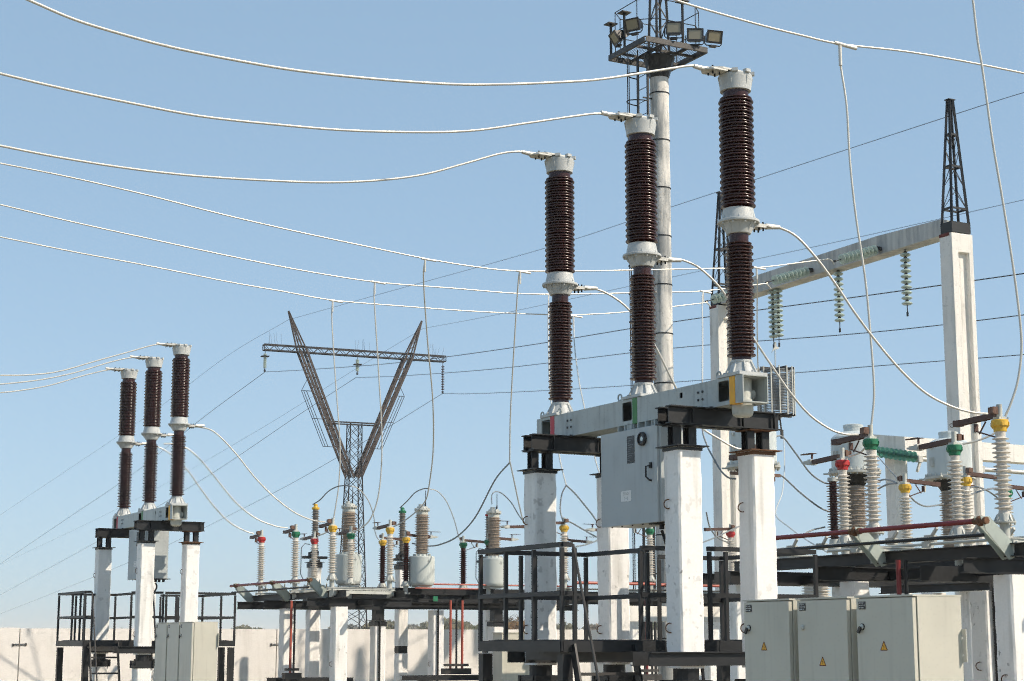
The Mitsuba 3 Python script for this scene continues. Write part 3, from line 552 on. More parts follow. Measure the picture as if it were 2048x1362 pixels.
# ------------------------------------------------------------------ disconnector phases: two posts 1.235 m apart, both blades swung open
def disconnector(porc, cap, long=1.235, top=4.10):
    p = Proto(); z0 = 3.27
    b = MB(); b.channel((-0.10, 0.05, 3.00), (long + 0.10, 0.05, 3.00), 0.05, 0.03, 1); b.channel((-0.10, -0.05, 3.00), (long + 0.10, -0.05, 3.00), 0.05, 0.03, -1); p.add('base_frame', b, 'galvanised', False)
    b = MB(); b.bar((0.02, -0.13, 2.93), (long - 0.02, -0.13, 2.93), 0.045, 0.06)
    for x in (0, long): b.cbox(x, -0.11, 2.93, 0.07, 0.07, 0.13); b.rod((x, -0.17, 2.90), (x, -0.05, 2.90), 0.014, 8); b.rod((x, -0.17, 2.97), (x, -0.05, 2.97), 0.014, 8)
    p.add('link_bar', b, 'cream_steel', False)
    ins = MB().lathe([(0.060, 3.265)] + sheds(3.30, top - 0.05, 0.050, 0.094, 0.086, 16, tip=0.005) + [(0.052, top - 0.04), (0.056, top + 0.02)], n=28)
    bell = MB(); bell.cyl(0, 0, 2.84, 3.17, 0.050, 16); bell.lathe([(0.10, 3.168), (0.115, 3.172), (0.115, 3.186), (0.085, 3.190), (0.070, 3.262), (0.062, 3.268)], n=24); ribs(bell, 0, 0, [(0.05, 3.188), (0.105, 3.188), (0.105, 3.196), (0.076, 3.258), (0.05, 3.258)], 8); bolts(bell, 0, 0, 3.15, 0.10, 6, 0.009, 0.05)
    capm = MB(); capm.lathe([(0.062, top), (0.066, top + 0.004), (0.070, top + 0.045), (0.084, top + 0.055), (0.087, top + 0.06), (0.087, top + 0.115), (0.080, top + 0.122)], n=24)
    ribs(capm, 0, 0, [(0.05, top + 0.03), (0.074, top + 0.03), (0.096, top + 0.06), (0.096, top + 0.095), (0.05, top + 0.11)], 6)
    zz = top + 0.205
    for i, x in enumerate((0.0, long)):
        def mv(m): q = m.mesh(); q.apply_translation((x, 0, 0)); return q
        k = p.add('post', mv(bell), 'galvanised', 25)
        p.add(k + '__insulator', mv(ins), porc, 50)
        p.add(k + '__cap', mv(capm), cap, 30)
        b = MB(); b.cyl(x, 0, top + 0.12, zz + 0.075, 0.030, 14); b.cbox(x, 0, top + 0.135, 0.10, 0.09, 0.03); p.add(k + '__spindle', b, 'cream_steel', 30)
        b = MB(); b.cbox(x - (0.07 if i == 0 else -0.07), 0.0, zz + 0.01, 0.055, 0.055, 0.075); b.cbox(x - (0.115 if i == 0 else -0.115), 0.0, zz + 0.01, 0.014, 0.07, 0.06); b.cbox(x, 0.05, zz - 0.03, 0.06, 0.07, 0.05); p.add(k + '__clamp', b, 'copper', False)
        k2 = p.add('blade', MB().bar((x - 0.026, 0.06, zz - 0.03), (x - 0.026, 0.56, zz - 0.055), 0.014, 0.055).bar((x + 0.026, 0.06, zz - 0.03), (x + 0.026, 0.56, zz - 0.055), 0.014, 0.055).cbox(x, 0.24, zz - 0.04, 0.055, 0.06, 0.06), 'brown_bar', False)
        if i == 0:
            b = MB(); b.cbox(x, 0.60, zz - 0.057, 0.075, 0.09, 0.065); p.add(k2 + '__contact', b, 'brown_bar', False)
            b = MB(); b.bar((x, 0.20, zz - 0.08), (x, 0.30, zz - 0.20), 0.012); b.bar((x, 0.34, zz - 0.09), (x, 0.34, zz - 0.17), 0.05, 0.012); b.bar((x, 0.36, zz - 0.16), (x, 0.02, zz - 0.27), 0.014); p.add(k2 + '__stay', b, 'brown_bar', False)
            b = MB(); b.cbox(x, 0.37, zz - 0.13, 0.03, 0.02, 0.10); p.add(k2 + '__stop_plate', b, 'cream_steel', False)
        else:
            b = MB()
            for q in (-0.045, -0.015, 0.015, 0.045): b.cbox(x + q, 0.64, zz - 0.055, 0.014, 0.15, 0.045); b.cbox(x + q, 0.73, zz - 0.055, 0.012, 0.05, 0.020)
            b.cbox(x, 0.60, zz - 0.055, 0.10, 0.06, 0.07); p.add(k2 + '__contact_fingers', b, 'galvanised', False)
            b = MB(); b.bar((x, 0.60, zz - 0.01), (x, 0.60, zz + 0.055), 0.02); b.prism(sg.Polygon([(-0.055, 0.56), (0.055, 0.56), (0.055, 0.76), (0, 0.84), (-0.055, 0.76)]), 0.006, frame((x, 0, zz + 0.055), (1, 0, 0), (0, 1, 0), (0, 0, 1))); p.add(k2 + '__rain_hood', b, 'brown_bar', False)
    return p
DW = {c: disconnector('white_porcelain', c + '_paint') for c in ('yellow', 'green', 'red')}
DD = {c: disconnector('brown_porcelain', c + '_paint') for c in ('yellow', 'green', 'red')}
for (s, t, c, lab) in ((2.26, 2.85, 'yellow', 'yellow capped white insulator disconnector at the right edge, nearest the camera'),
                       (0.28, 2.83, 'green', 'green capped white insulator disconnector at the right, behind the steel cubicles'),
                       (-1.70, 2.81, 'red', 'red capped white insulator disconnector at the right, just right of the breaker column')):
    put(DW[c], 'disconnector', lab, 'disconnector', at(s, t, 0, 90), 'open disconnectors of the yard')
for (s, t, c, lab) in ((-16.42, 3.37, 'yellow', 'yellow capped white insulator disconnector, rightmost of the left group beside the farther breaker'),
                       (-18.55, 3.44, 'green', 'green capped white insulator disconnector in the middle of the left group beside the farther breaker'),
                       (-20.68, 3.49, 'red', 'red capped white insulator disconnector leftmost of the left group beside the farther breaker')):
    put(DW[c], 'disconnector', lab, 'disconnector', at(s, t, 0, 90), 'open disconnectors of the yard')
for (t, c, lab) in ((7.33, 'yellow', 'yellow capped white insulator disconnector seen above the platform left of the grey control box'), (9.33, 'green', 'green capped white insulator disconnector seen under the grey control box'), (11.32, 'red', 'red capped white insulator disconnector seen between the two front breaker columns')):
    put(DW[c], 'disconnector', lab, 'disconnector', at(-14.2, t, 0, 180), 'open disconnectors of the yard')
for (t, c, lab) in ((6.30, 'yellow', 'yellow capped dark brown insulator disconnector in front of the middle voltage transformer'), (8.33, 'green', 'green capped dark brown insulator disconnector between the middle and right voltage transformers'), (10.30, 'red', 'red capped dark brown insulator disconnector hidden behind the rear left breaker column')):
    put(DD[c], 'disconnector', lab, 'disconnector', at(-20.5, t), 'open disconnectors of the yard')
for (t, c, lab) in ((7.03, 'yellow', 'yellow capped white disconnector behind the other right hand posts, left of the tall portal column'), (9.0, 'green', 'green capped white disconnector at the right edge behind the yellow capped post')):
    put(DW[c], 'disconnector', lab, 'disconnector', at(-3.95, t), 'open disconnectors of the yard')

# coupling rods with their lever plates
def coupling(s0, s1, t, z, levers, r, mat, r2, label, zl=3.0):
    p = Proto(); b = MB(); b.rod((s0, t, z), (s1, t, z), r, 12); p.add('tube', b, mat)
    b = MB(); b.rod((s0 + 0.05, t + 0.02, z - 0.14), (s1 + 0.05, t + 0.02, z - 0.14), r2, 10); p.add('lower_tube', b, 'dark_steel')
    for s in levers:
        b = MB()
        for k in (-0.045, 0.045): b.prism(sg.Polygon([(t - 0.05, z + 0.045), (t + 0.07, z + 0.045), (t + 0.36, z - 0.20), (t + 0.38, z - 0.36), (t + 0.31, z - 0.38), (t + 0.02, z - 0.10)]), 0.008, frame((s + k, 0, 0), (0, 1, 0), (0, 0, 1), (1, 0, 0)))
        p.add('lever_plate', b, 'lever_green', False)
        b = MB(); b.rod((s - 0.09, t, z), (s + 0.09, t, z), r * 1.35, 12); b.rod((s - 0.02, t, z), (s + 0.02, t, z), r * 2.0, 12); p.add('coupling', b, 'rust')
    put(p, 'coupling_rod', label, 'rod')
coupling(-1.30, 2.30, 2.45, 3.176, (0.42, 2.34), 0.026, 'rod_red', 0.018, 'dark red coupling tube across the front of the right hand disconnectors')
coupling(-21.3, -16.9, 3.03, 3.176, (-20.95, -18.75, -16.75), 0.026, 'rod_red', 0.018, 'dark red coupling tube across the front of the left group of disconnectors')
def rod_t(s, t0, t1, z, r, mat, label, name='coupling_rod'):
    b = MB(); b.rod((s, t0, z), (s, t1, z), r, 10); one(name, b, mat, label, 'rod')
rod_t(-19.1, 6.5, 10.4, 3.215, 0.018, 'rod_bright_red', 'upper bright red rod running in front of the voltage transformers')
rod_t(-19.0, 6.4, 8.0, 3.12, 0.016, 'rod_bright_red', 'lower short bright red rod in front of the middle voltage transformer')
rod_t(-14.0, 7.4, 9.3, 3.11, 0.030, 'rod_bright_red', 'bright red rod seen through the platform railing between two white posts')
rod_t(-14.0, 9.4, 11.3, 3.10, 0.030, 'rod_bright_red', 'bright red rod between the two front breaker columns')
rod_t(-14.0, 7.2, 11.4, 2.99, 0.014, 'dark_steel', 'thin black rod under the bright red rods behind the platform')

# ------------------------------------------------------------------ steel frames under the apparatus
def steel(name, label, bars, mat='dark_steel'):
    p = Proto()
    for i, (a, b_, h, w, kind) in enumerate(bars):
        m = MB()
        if kind == 'I': m.ibeam(a, b_, h, w)
        elif kind == 'C': m.channel(a, b_, h, w)
        elif kind == 'D': m.channel(a, b_, h, w, -1)
        elif kind == 'V': m.bar(a, b_, h, w)
        p.add('beam', m, mat, False)
    return put(p, name, label, 'steel frame')
def dframe(s, t, label):
    bars = []
    for tt in (0.0, 1.235): bars.append(((s - 2.35, t + tt, 2.895), (s + 2.95, t + tt, 2.895), 0.135, 0.11, 'I'))
    for ss in (-1.75, -0.17, 2.2): bars.append(((s + ss, t - 0.5, 2.742), (s + ss, t + 1.75, 2.742), 0.155, 0.10, 'I'))
    bars.append(((s + 1.2, t - 0.2, 2.70), (s + 1.2, t + 1.5, 2.70), 0.16, 0.07, 'C')); bars.append(((s - 2.3, t + 0.6, 2.73), (s + 2.9, t + 0.6, 2.73), 0.10, 0.06, 'C'))
    steel('apparatus_frame', label, bars)
dframe(0, 2.83, 'black steel frame on columns carrying the right hand disconnectors')
dframe(-18.8, 3.43, 'black steel frame on columns carrying the left group of disconnectors')
steel('apparatus_frame', 'black steel frame carrying the voltage transformers and dark disconnectors', [((-18.9, 4.3, 2.90), (-18.9, 11.0, 2.90), 0.17, 0.09, 'D'), ((-19.5, 4.3, 3.07), (-19.5, 10.9, 3.07), 0.14, 0.09, 'C'), ((-20.6, 5.4, 2.90), (-20.6, 11.0, 2.90), 0.17, 0.09, 'C'), ((-19.2, 5.0, 2.74), (-19.2, 10.6, 2.74), 0.14, 0.10, 'I')] + [((-20.9, t, 2.94), (-18.6, t, 2.94), 0.08, 0.08, 'I') for t in (5.0, 6.45, 7.55, 8.4, 9.8, 10.5)])
steel('apparatus_frame', 'black steel frame carrying the white disconnectors behind the platform', [((-14.2, 6.6, 2.86), (-14.2, 12.2, 2.86), 0.17, 0.10, 'C'), ((-15.43, 6.6, 2.86), (-15.43, 12.2, 2.86), 0.17, 0.10, 'C')] + [((-15.9, t, 2.72), (-13.8, t, 2.72), 0.11, 0.1, 'I') for t in (7.2, 9.3, 11.3)])
steel('apparatus_frame', 'black steel frame carrying the rear right disconnectors', [((-3.95, 6.3, 2.86), (-3.95, 10.5, 2.86), 0.17, 0.10, 'C'), ((-2.72, 6.3, 2.86), (-2.72, 10.5, 2.86), 0.17, 0.10, 'C')] + [((-4.4, t, 2.72), (-2.2, t, 2.72), 0.11, 0.1, 'I') for t in (6.9, 9.0)])
steel('apparatus_frame', 'black steel frame carrying the grey topped current transformers', [((-7.6, 6.2, 2.99), (-7.6, 12.6, 2.99), 0.18, 0.10, 'C'), ((-8.2, 6.2, 2.99), (-8.2, 12.6, 2.99), 0.18, 0.10, 'D')])
for (t, c, n) in ((6.82, 'green', 'green'), (8.55, 'red', 'red')):
    b = MB(); b.box(-18.853, -18.850, t - 0.055, t + 0.055, 2.84, 2.95); one('phase_mark', b, c + '_paint', f'{n} square phase mark on the black beam below the voltage transformers', 'sign', smooth=False)
b = MB(); b.box(-18.853, -18.850, 8.95, 9.45, 2.85, 2.94); one('blank_plate', b, 'white_plate', 'pale blank plate on the black beam right of the red square mark', 'sign', smooth=False)

for s_, n in ((0.0, 'nearer'), (-18.8, 'farther')):
    p_ = Proto()
    for (a, c, t, z) in ((-1.2, 0.35, 2.66, 3.06), (0.5, 2.25, 2.66, 3.06), (-1.3, 2.2, 3.45, 3.06)):
        b = MB(); b.rod((a, t + (0.6 if s_ else 0), z), (c, t + (0.6 if s_ else 0), z), 0.017, 8); p_.add('shaft', b, 'cream_steel')
        for k in range(3):
            b = MB(); q = a + (c - a) * (0.15 + 0.35 * k); b.cbox(q, t + (0.6 if s_ else 0), z - 0.005, 0.10, 0.09, 0.07); b.bar((q, t + (0.6 if s_ else 0), z), (q + 0.16, t - 0.05 + (0.6 if s_ else 0), z + 0.10), 0.02, 0.035); p_.add('crank', b, 'galvanised' if k % 2 else 'cream_steel', False)
    put(p_, 'earthing_shaft', f'pale earthing switch shafts with small cranks lying on the {n} disconnector frame', 'shaft', at(s_, 0))
# columns under them
plain_column(2.20, 2.96, 0.26, 0.26, 2.655, 'white concrete column at the right edge, in front of the black pipe', seed=21, loops=(1.62,), mat='whitewash')
plain_column(0.62, 4.12, 0.26, 0.26, 2.545, 'white concrete column left of the black pipe at the right edge', seed=22, loops=(1.72,), stool=0, pipe=0.026)
plain_column(-0.17, 2.90, 0.25, 0.25, 2.655, 'stained white concrete column showing over the middle beige cubicle', seed=23)
plain_column(2.2, 4.07, 0.26, 0.26, 2.655, 'white concrete column with a stepped shadow at the extreme right edge', seed=24)
plain_column(-1.75, 4.07, 0.25, 0.25, 2.655, 'white concrete column showing between the beige cubicles and the black frame', seed=25)
plain_column(-16.58, 3.60, 0.27, 0.27, 2.655, 'white concrete column with dark side ring, centre front of the left group frame', seed=26, loops=(1.55,))
plain_column(-18.97, 3.46, 0.27, 0.27, 2.655, 'white shadowed concrete column next to the red drive pipe of the left group', seed=27)
plain_column(-20.55, 4.67, 0.25, 0.25, 2.655, 'white concrete column rear left under the left group frame', seed=28)
plain_column(-19.2, 5.62, 0.26, 0.26, 2.42, 'white concrete column with black steel head beside the pylon foot', seed=29, stool=0.235, pipe=0.022)
plain_column(-19.25, 7.03, 0.27, 0.27, 2.655, 'white concrete column with a blue shadow band and thin black rod, under the middle voltage transformer', seed=30, loops=(1.5,), pipe=0.02)
plain_column(-19.2, 8.50, 0.28, 0.28, 2.42, 'white concrete column with black steel head right of the red and black drive rods', seed=31, stool=0.235, loops=(1.5,))
plain_column(-19.6, 9.72, 0.26, 0.26, 2.655, 'white concrete column just left of the rear left breaker column', seed=32)
for (t, n) in ((4.79, 'left'), (6.92, 'middle'), (9.15, 'right')):
    plain_column(-20.8, t, 0.24, 0.24, 3.70, f'slim tall white concrete column with a steel joint, {n} of the three that carry the surge arresters', seed=int(t * 7), gap=(1.72, 1.88), stool=0.06)
for (t, n) in ((7.3, 'left of the breaker control box'), (9.3, 'under the breaker control box'), (11.2, 'between the front breaker columns')):
    plain_column(-14.8, t, 0.26, 0.26, 2.655, f'white concrete column of the rear frame {n}', seed=int(t * 5))
for (t, n) in ((6.9, 'left'), (11.9, 'right')): plain_column(-7.9, t, 0.28, 0.28, 2.89, f'white concrete column, {n} of the two under the current transformers', seed=int(t * 9))
for (t, n) in ((6.9, 'left'), (9.0, 'right')): plain_column(-3.3, t, 0.26, 0.26, 2.655, f'white concrete column, {n} of the two under the rear right disconnectors', seed=int(t * 11))

# ------------------------------------------------------------------ voltage transformers, arresters, current transformers
vt = Proto()
vt.add('tank', MB().lathe([(0.05, 3.16), (0.20, 3.17), (0.25, 3.19), (0.275, 3.225), (0.283, 3.27), (0.283, 3.78), (0.279, 3.80), (0.270, 3.806), (0.270, 3.815), (0.20, 3.82), (0.175, 3.825), (0.172, 3.86)], n=40), 'tank_grey', 30)
b = MB(); b.box(-0.17, 0.17, -0.17, 0.17, 3.145, 3.172); bolts(b, 0, 0, 3.82, 0.185, 14, 0.010, 0.045); vt.add('bolt_ring', b, 'galvanised', 25)
vt.add('insulator', MB().lathe([(0.13, 3.855)] + sheds(3.88, 4.72, 0.122, 0.166, 0.150, 22, tip=0.005) + [(0.124, 4.73)], n=36), 'tan_porcelain', 50)
vt.add('collar', MB().lathe([(0.124, 4.722), (0.130, 4.726), (0.130, 4.805), (0.15, 4.81)], n=32), 'cream_steel', 35)
b = MB(); b.lathe([(0.15, 4.812), (0.172, 4.815), (0.172, 4.845), (0.125, 4.85), (0.118, 4.90), (0.10, 4.905)], n=32); bolts(b, 0, 0, 4.795, 0.155, 14, 0.012, 0.07); b.cyl(-0.02, -0.02, 4.9, 4.955, 0.055, 16, 0.005)
vt.add('head', b, 'galvanised', 25)
b = MB(); b.cyl(0.02, 0.06, 4.9, 4.96, 0.02, 8); b.cyl(0.06, 0.05, 4.9, 4.99, 0.014, 8); b.rod((0.06, 0.05, 4.98), (0.06, 0.05, 5.25), 0.009, 6); vt.add('terminal', b, 'warm_steel', 30)
b = MB(); b.box(0.2825, 0.2885, 0.03, 0.038, 3.66, 3.74); b.box(0.2825, 0.2885, -0.006, 0.074, 3.696, 3.704); vt.add('earth_mark', b, 'cable_grey', False)
for (t, n) in ((4.91, 'left'), (6.65, 'middle'), (8.43, 'right')): put(vt, 'voltage_transformer', f'voltage transformer with grey tank and tan ribbed insulator, {n} one of the row of three', 'transformer', at(-19.2, t), 'voltage transformers in a row')
for (t, c) in ((4.79, 'yellow'), (6.92, 'green'), (9.15, 'red')):
    p = Proto(); p.add('insulator', MB().lathe([(0.065, 3.97)] + sheds(3.99, 4.86, 0.058, 0.094, 0.082, 22, tip=0.004) + [(0.06, 4.88)], n=26), 'drab_porcelain', 50)
    p.add('cap', MB().lathe([(0.062, 4.872), (0.085, 4.876), (0.088, 4.92), (0.055, 4.93), (0.045, 4.945), (0.045, 4.985), (0.03, 5.0)], n=20), c + '_paint', 35)
    b = MB(); b.lathe([(0.09, 3.86), (0.09, 3.95), (0.07, 3.975)], n=20); b.cbox(0, 0, 3.815, 0.16, 0.55, 0.055); b.cbox(0, -0.08, 3.88, 0.10, 0.12, 0.10); p.add('base', b, 'dark_steel', 30)
    b = MB(); b.tube([(-0.05, -0.10, 4.10), (-0.05, -0.22, 4.12), (-0.05, -0.30, 4.03), (-0.05, -0.31, 3.45), (-0.05, -0.24, 3.32), (-0.05, -0.13, 3.30)], 0.010, 6); p.add('earth_lead', b, 'cable_grey')
    put(p, 'surge_arrester', f'slim grey surge arrester with {c} cap beside a voltage transformer', 'surge arrester', at(-20.8, t), 'surge arresters on slim columns')
ct = Proto()
ct.add('tank', MB().lathe([(0.10, 4.87), (0.385, 4.872), (0.387, 4.90), (0.387, 5.40), (0.380, 5.425), (0.33, 5.47), (0.24, 5.52), (0.18, 5.53)], n=48), 'ct_grey', 30)
ct.add('vent_cap', MB().lathe([(0.165, 5.52), (0.165, 5.60), (0.172, 5.604), (0.172, 5.645), (0.15, 5.655), (0.05, 5.66)], n=32), 'ct_grey', 35)
b = MB(); b.lathe([(0.30, 4.79), (0.43, 4.80), (0.445, 4.805), (0.445, 4.845), (0.40, 4.85), (0.39, 4.875)], n=44); bolts(b, 0, 0, 4.85, 0.418, 24, 0.013, 0.05); bolts(b, 0, 0, 4.77, 0.418, 24, 0.012, 0.04)
for a in (0.2, 2.2, 3.7, 5.2): b.obox((0.49 * math.cos(a), 0.49 * math.sin(a), 4.83), np.array([math.cos(a), math.sin(a), 0]) * 0.06, np.array([-math.sin(a), math.cos(a), 0]) * 0.03, (0, 0, 0.012))
ct.add('flange', b, 'galvanised', 25)
ct.add('neck', MB().lathe([(0.17, 4.60), (0.175, 4.62), (0.20, 4.66), (0.31, 4.795)], n=36), 'dark_steel', 35)
ct.add('insulator', MB().lathe([(0.165, 3.28)] + sheds(3.31, 4.58, 0.155, 0.205, 0.185, 30, tip=0.005) + [(0.16, 4.60)], n=40), 'umber_porcelain', 50)
ct.add('base', MB().lathe([(0.28, 3.085), (0.28, 3.12), (0.18, 3.14), (0.17, 3.285)], n=32), 'ct_grey', 30)
b = MB(); b.cbox(0.05, -0.42, 4.70, 0.05, 0.16, 0.05); ct.add('terminal', b, 'copper', False)
b = MB(); b.cbox(0.05, 0.42, 4.70, 0.05, 0.16, 0.05); b.cbox(0.05, 0.34, 4.645, 0.10, 0.05, 0.10); ct.add('terminal', b, 'copper', False)
b = MB(); b.cbox(0, -0.40, 5.1, 0.08, 0.05, 0.16); b.cbox(0, -0.405, 5.35, 0.05, 0.05, 0.04); ct.add('gauge_bracket', b, 'galvanised', False)
for (t, n) in ((7.27, 'leftmost, mostly behind the front right breaker column'), (9.40, 'middle, behind the red and green capped posts'), (11.55, 'right, in front of the tall portal column')): put(ct, 'current_transformer', f'current transformer with big pale grey head tank, {n}', 'transformer', at(-7.9, t), 'current transformers with grey head tanks')
b = MB(); b.box(-9.2, -8.9, 5.4, 9.4, 2.31, 2.56); one('concrete_beam', b.mesh().subdivide_to_size(0.5), 'old_whitewash', 'pale concrete beam glimpsed between the two front breaker columns', 'beam', smooth=False)
p = Proto(); p.add('insulator', MB().lathe([(0.06, 3.66)] + sheds(3.68, 4.62, 0.06, 0.115, 0.10, 22) + [(0.065, 4.64)], n=28), 'brown_porcelain', 50)
b = MB(); b.lathe([(0.15, 3.50), (0.15, 3.53), (0.10, 3.55), (0.085, 3.67)], n=24); b.cyl(0, 0, 4.635, 4.70, 0.09, 20); b.cyl(0, 0, 3.07, 3.50, 0.05, 12); p.add('fitting', b, 'galvanised', 30)
put(p, 'post_insulator', 'dark brown post insulator partly behind the red capped white post', 'insulator', at(-7.7, 8.76))
p = Proto(); p.add('insulator', MB().lathe([(0.18, 2.60)] + sheds(2.62, 2.86, 0.17, 0.22, 0.21, 6) + [(0.18, 2.87)], n=36), 'white_porcelain', 50)
b = MB(); b.cbox(0, 0, 2.55, 0.60, 0.75, 0.07); b.cyl(0, 0, 2.865, 2.95, 0.2, 28); p.add('base', b, 'cream_steel', 30); put(p, 'squat_insulator', 'squat white ribbed insulator on a cream base past the platform rail', 'insulator', at(-5.2, 6.35))
for (s, t) in ((-5.2, 6.35),):
    b = MB(); b.cbox(s, t, 2.45, 0.5, 0.9, 0.12); b.cbox(s, t + 0.2, 1.2, 0.2, 0.2, 2.4); one('support_stand', b, 'dark_steel', 'dark steel stand under the squat white insulator', 'stand', smooth=False)

# ------------------------------------------------------------------ drives and small things low down
def drive(s, t, z0, z1, dx, mats, label):
    p = Proto()
    for i, m in enumerate(mats):
        b = MB(); b.rod((s, t + dx * i, z0), (s, t + dx * i, z1), 0.026 if 'red' in m else 0.022, 10); p.add('pipe', b, m)
    b = MB(); b.cbox(s, t + dx * (len(mats) - 1) / 2, z0 + 0.13, 0.12, dx * len(mats) + 0.12, 0.05); b.cbox(s, t + dx * (len(mats) - 1) / 2, z0, 0.2, dx * len(mats) + 0.2, 0.12); p.add('gearbox', b, 'warm_steel', False)
    put(p, 'drive_pipe', label, 'pipe')
drive(-17.95, 3.14, 1.30, 2.80, 0.075, ('rod_bright_red', 'dark_steel'), 'red and black vertical drive pipes left of the left group columns')
drive(-18.2, 6.86, 1.36, 2.85, 0.14, ('rod_bright_red', 'dark_steel', 'rod_bright_red'), 'two red and one black vertical drive rods right of the slim columns')
drive(0.9, 2.62, 1.3, 2.85, 0.10, ('rod_red', 'dark_steel'), 'dark red and black drive pipes showing above the right hand cubicles')
drive(-13.4, 8.70, 1.30, 2.80, 0.12, ('rod_red', 'dark_steel'), 'red and black drive pipes seen below the grey control box')
steel('low_frame', 'low dark steel frame at the bottom edge left of centre', [((-18.4, 3.0, 1.20), (-18.4, 4.7, 1.20), 0.10, 0.08, 'C'), ((-18.9, 3.0, 1.20), (-18.9, 4.7, 1.20), 0.10, 0.08, 'C')])
steel('low_frame', 'low dark steel frame at the bottom edge under the drive rods', [((-18.0, 6.0, 1.22), (-18.0, 8.3, 1.22), 0.10, 0.08, 'C'), ((-18.8, 6.0, 1.22), (-18.8, 8.3, 1.22), 0.10, 0.08, 'C')])
p = Proto(); b = MB(); b.box(-17.4, -17.0, 7.46, 8.2, 0.1, 2.15); p.add('body', b, 'cabinet_beige', False); b = MB(); b.box(-17.42, -16.98, 7.43, 8.23, 2.15, 2.172); p.add('roof', b, 'cabinet_beige', False); put(p, 'cubicle', 'grey green cubicle half hidden behind the platform floor at the centre', 'cabinet', None, 'beige control cubicles')
p = Proto(); b = MB(); b.box(-11.61, -11.60, 8.55, 8.66, 1.24, 1.37); p.add('panel', b, 'white_plate', False); b = MB(); b.box(-11.598, -11.597, 8.562, 8.648, 1.253, 1.357); p.add('red_field', b, 'sign_red', False); b = MB(); b.box(-11.5965, -11.596, 8.575, 8.635, 1.30, 1.318); p.add('print', b, 'white_plate', False)
put(p, 'notice', 'small red and white notice low down under the platform beams', 'sign')
b = MB(); b.box(-11.61, -11.60, 8.665, 8.80, 1.24, 1.37); b.box(-11.68, -11.62, 8.5, 8.85, 0.0, 1.24); one('notice', b, 'white_plate', 'small plain white plate right beside the red and white notice', 'sign', smooth=False)

# ------------------------------------------------------------------ the line portal with its strings and the wave trap
por = Proto()
b = MB(); b.raw([[s, t, z] for s, hz in ((-21.55, 0.32), (-19.6, 0.45), (-15.0, 0.45), (-12.86, 0.36)) for z0_ in (10.79 + 0.0145 * (s + 12.86),) for t, z in ((16.2, z0_), (16.6, z0_), (16.6, z0_ + hz), (16.2, z0_ + hz))],
      [[k * 4 + i, k * 4 + (i + 1) % 4, k * 4 + 4 + (i + 1) % 4] for k in range(3) for i in range(4)] + [[k * 4 + i, k * 4 + 4 + (i + 1) % 4, k * 4 + 4 + i] for k in range(3) for i in range(4)] + [[0, 2, 1], [0, 3, 2], [12, 13, 14], [12, 14, 15]])
m = b.mesh(); m = m.subdivide_to_size(0.5); por.add('beam', m, 'beam_concrete', False)
for i, sc in enumerate((-12.63, -21.37)):
    zt = (10.76, 10.635)[i]; out = sg.box(-0.30, 0.0, 0.30, zt)
    rec = sg.box(-0.13, 0.4, 0.19, 10.35) if i == 0 else sg.box(-0.13, 0.4, 0.13, 10.3)
    b = MB(); b.prism(out.difference(rec), 0.11, frame((sc + 0.08, 16.4, 0), (0, 1, 0), (0, 0, 1), (1, 0, 0)))
    b.box(sc - 0.19, sc + 0.08, 16.1, 16.7, 0, zt - 0.001); k = por.add('column', b, 'old_whitewash', False)
    b = MB(); b.box(sc - 0.195, sc + 0.12, 16.094, 16.25, zt - 0.06, zt + 0.015); por.add(k + '__bearing_plate', b, 'rusty_red', False)
    b = MB(); loop(b, 16.1, 6.55, x=sc - 0.05); por.add(k + '__lifting_loop', b, 'rust')
    b = MB(); b.cbox(sc, 16.4, zt + 0.14, 0.36, 0.54, 0.24); k = por.add('spire_base', b, 'dark_steel', False)
    base = [(sc + x, 16.4 + y, zt + 0.24) for x in (-0.155, 0.155) for y in (-0.245, 0.245)]; topp = [(sc + x, 16.4 + y, zt + 3.07) for x in (-0.035, 0.035) for y in (-0.05, 0.05)]
    def P(j, q): return np.asarray(base[j]) * (1 - q) + np.asarray(topp[j]) * q
    for j in range(4): b = MB(); b.bar(base[j], topp[j], 0.052, 0.052); por.add('spire_leg', b, 'dark_steel', False)
    b = MB()
    for q in (0.12, 0.46, 0.72):
        for j, l in ((0, 1), (1, 3), (3, 2), (2, 0)): b.bar(P(j, q), P(l, q), 0.03, 0.045)
    for q0, q1 in ((0.12, 0.30), (0.30, 0.46), (0.46, 0.60), (0.6, 0.72)):
        for n_, (j, l) in enumerate(((0, 1), (1, 3), (3, 2), (2, 0))): b.bar(P(j, q0), P(l, q1), 0.010, 0.014) if (n_ + int(q0 * 10)) % 2 else b.bar(P(l, q0), P(j, q1), 0.010, 0.014)
    por.add('spire_lacing', b, 'dark_steel', False)
    b = MB(); b.cbox(sc, 16.4, zt + 3.085, 0.15, 0.20, 0.02); por.add('spire_cap', b, 'dark_steel', False)
put(por, 'line_portal', 'tall concrete line portal with grey crossbeam and black lattice spires at the right', 'portal')

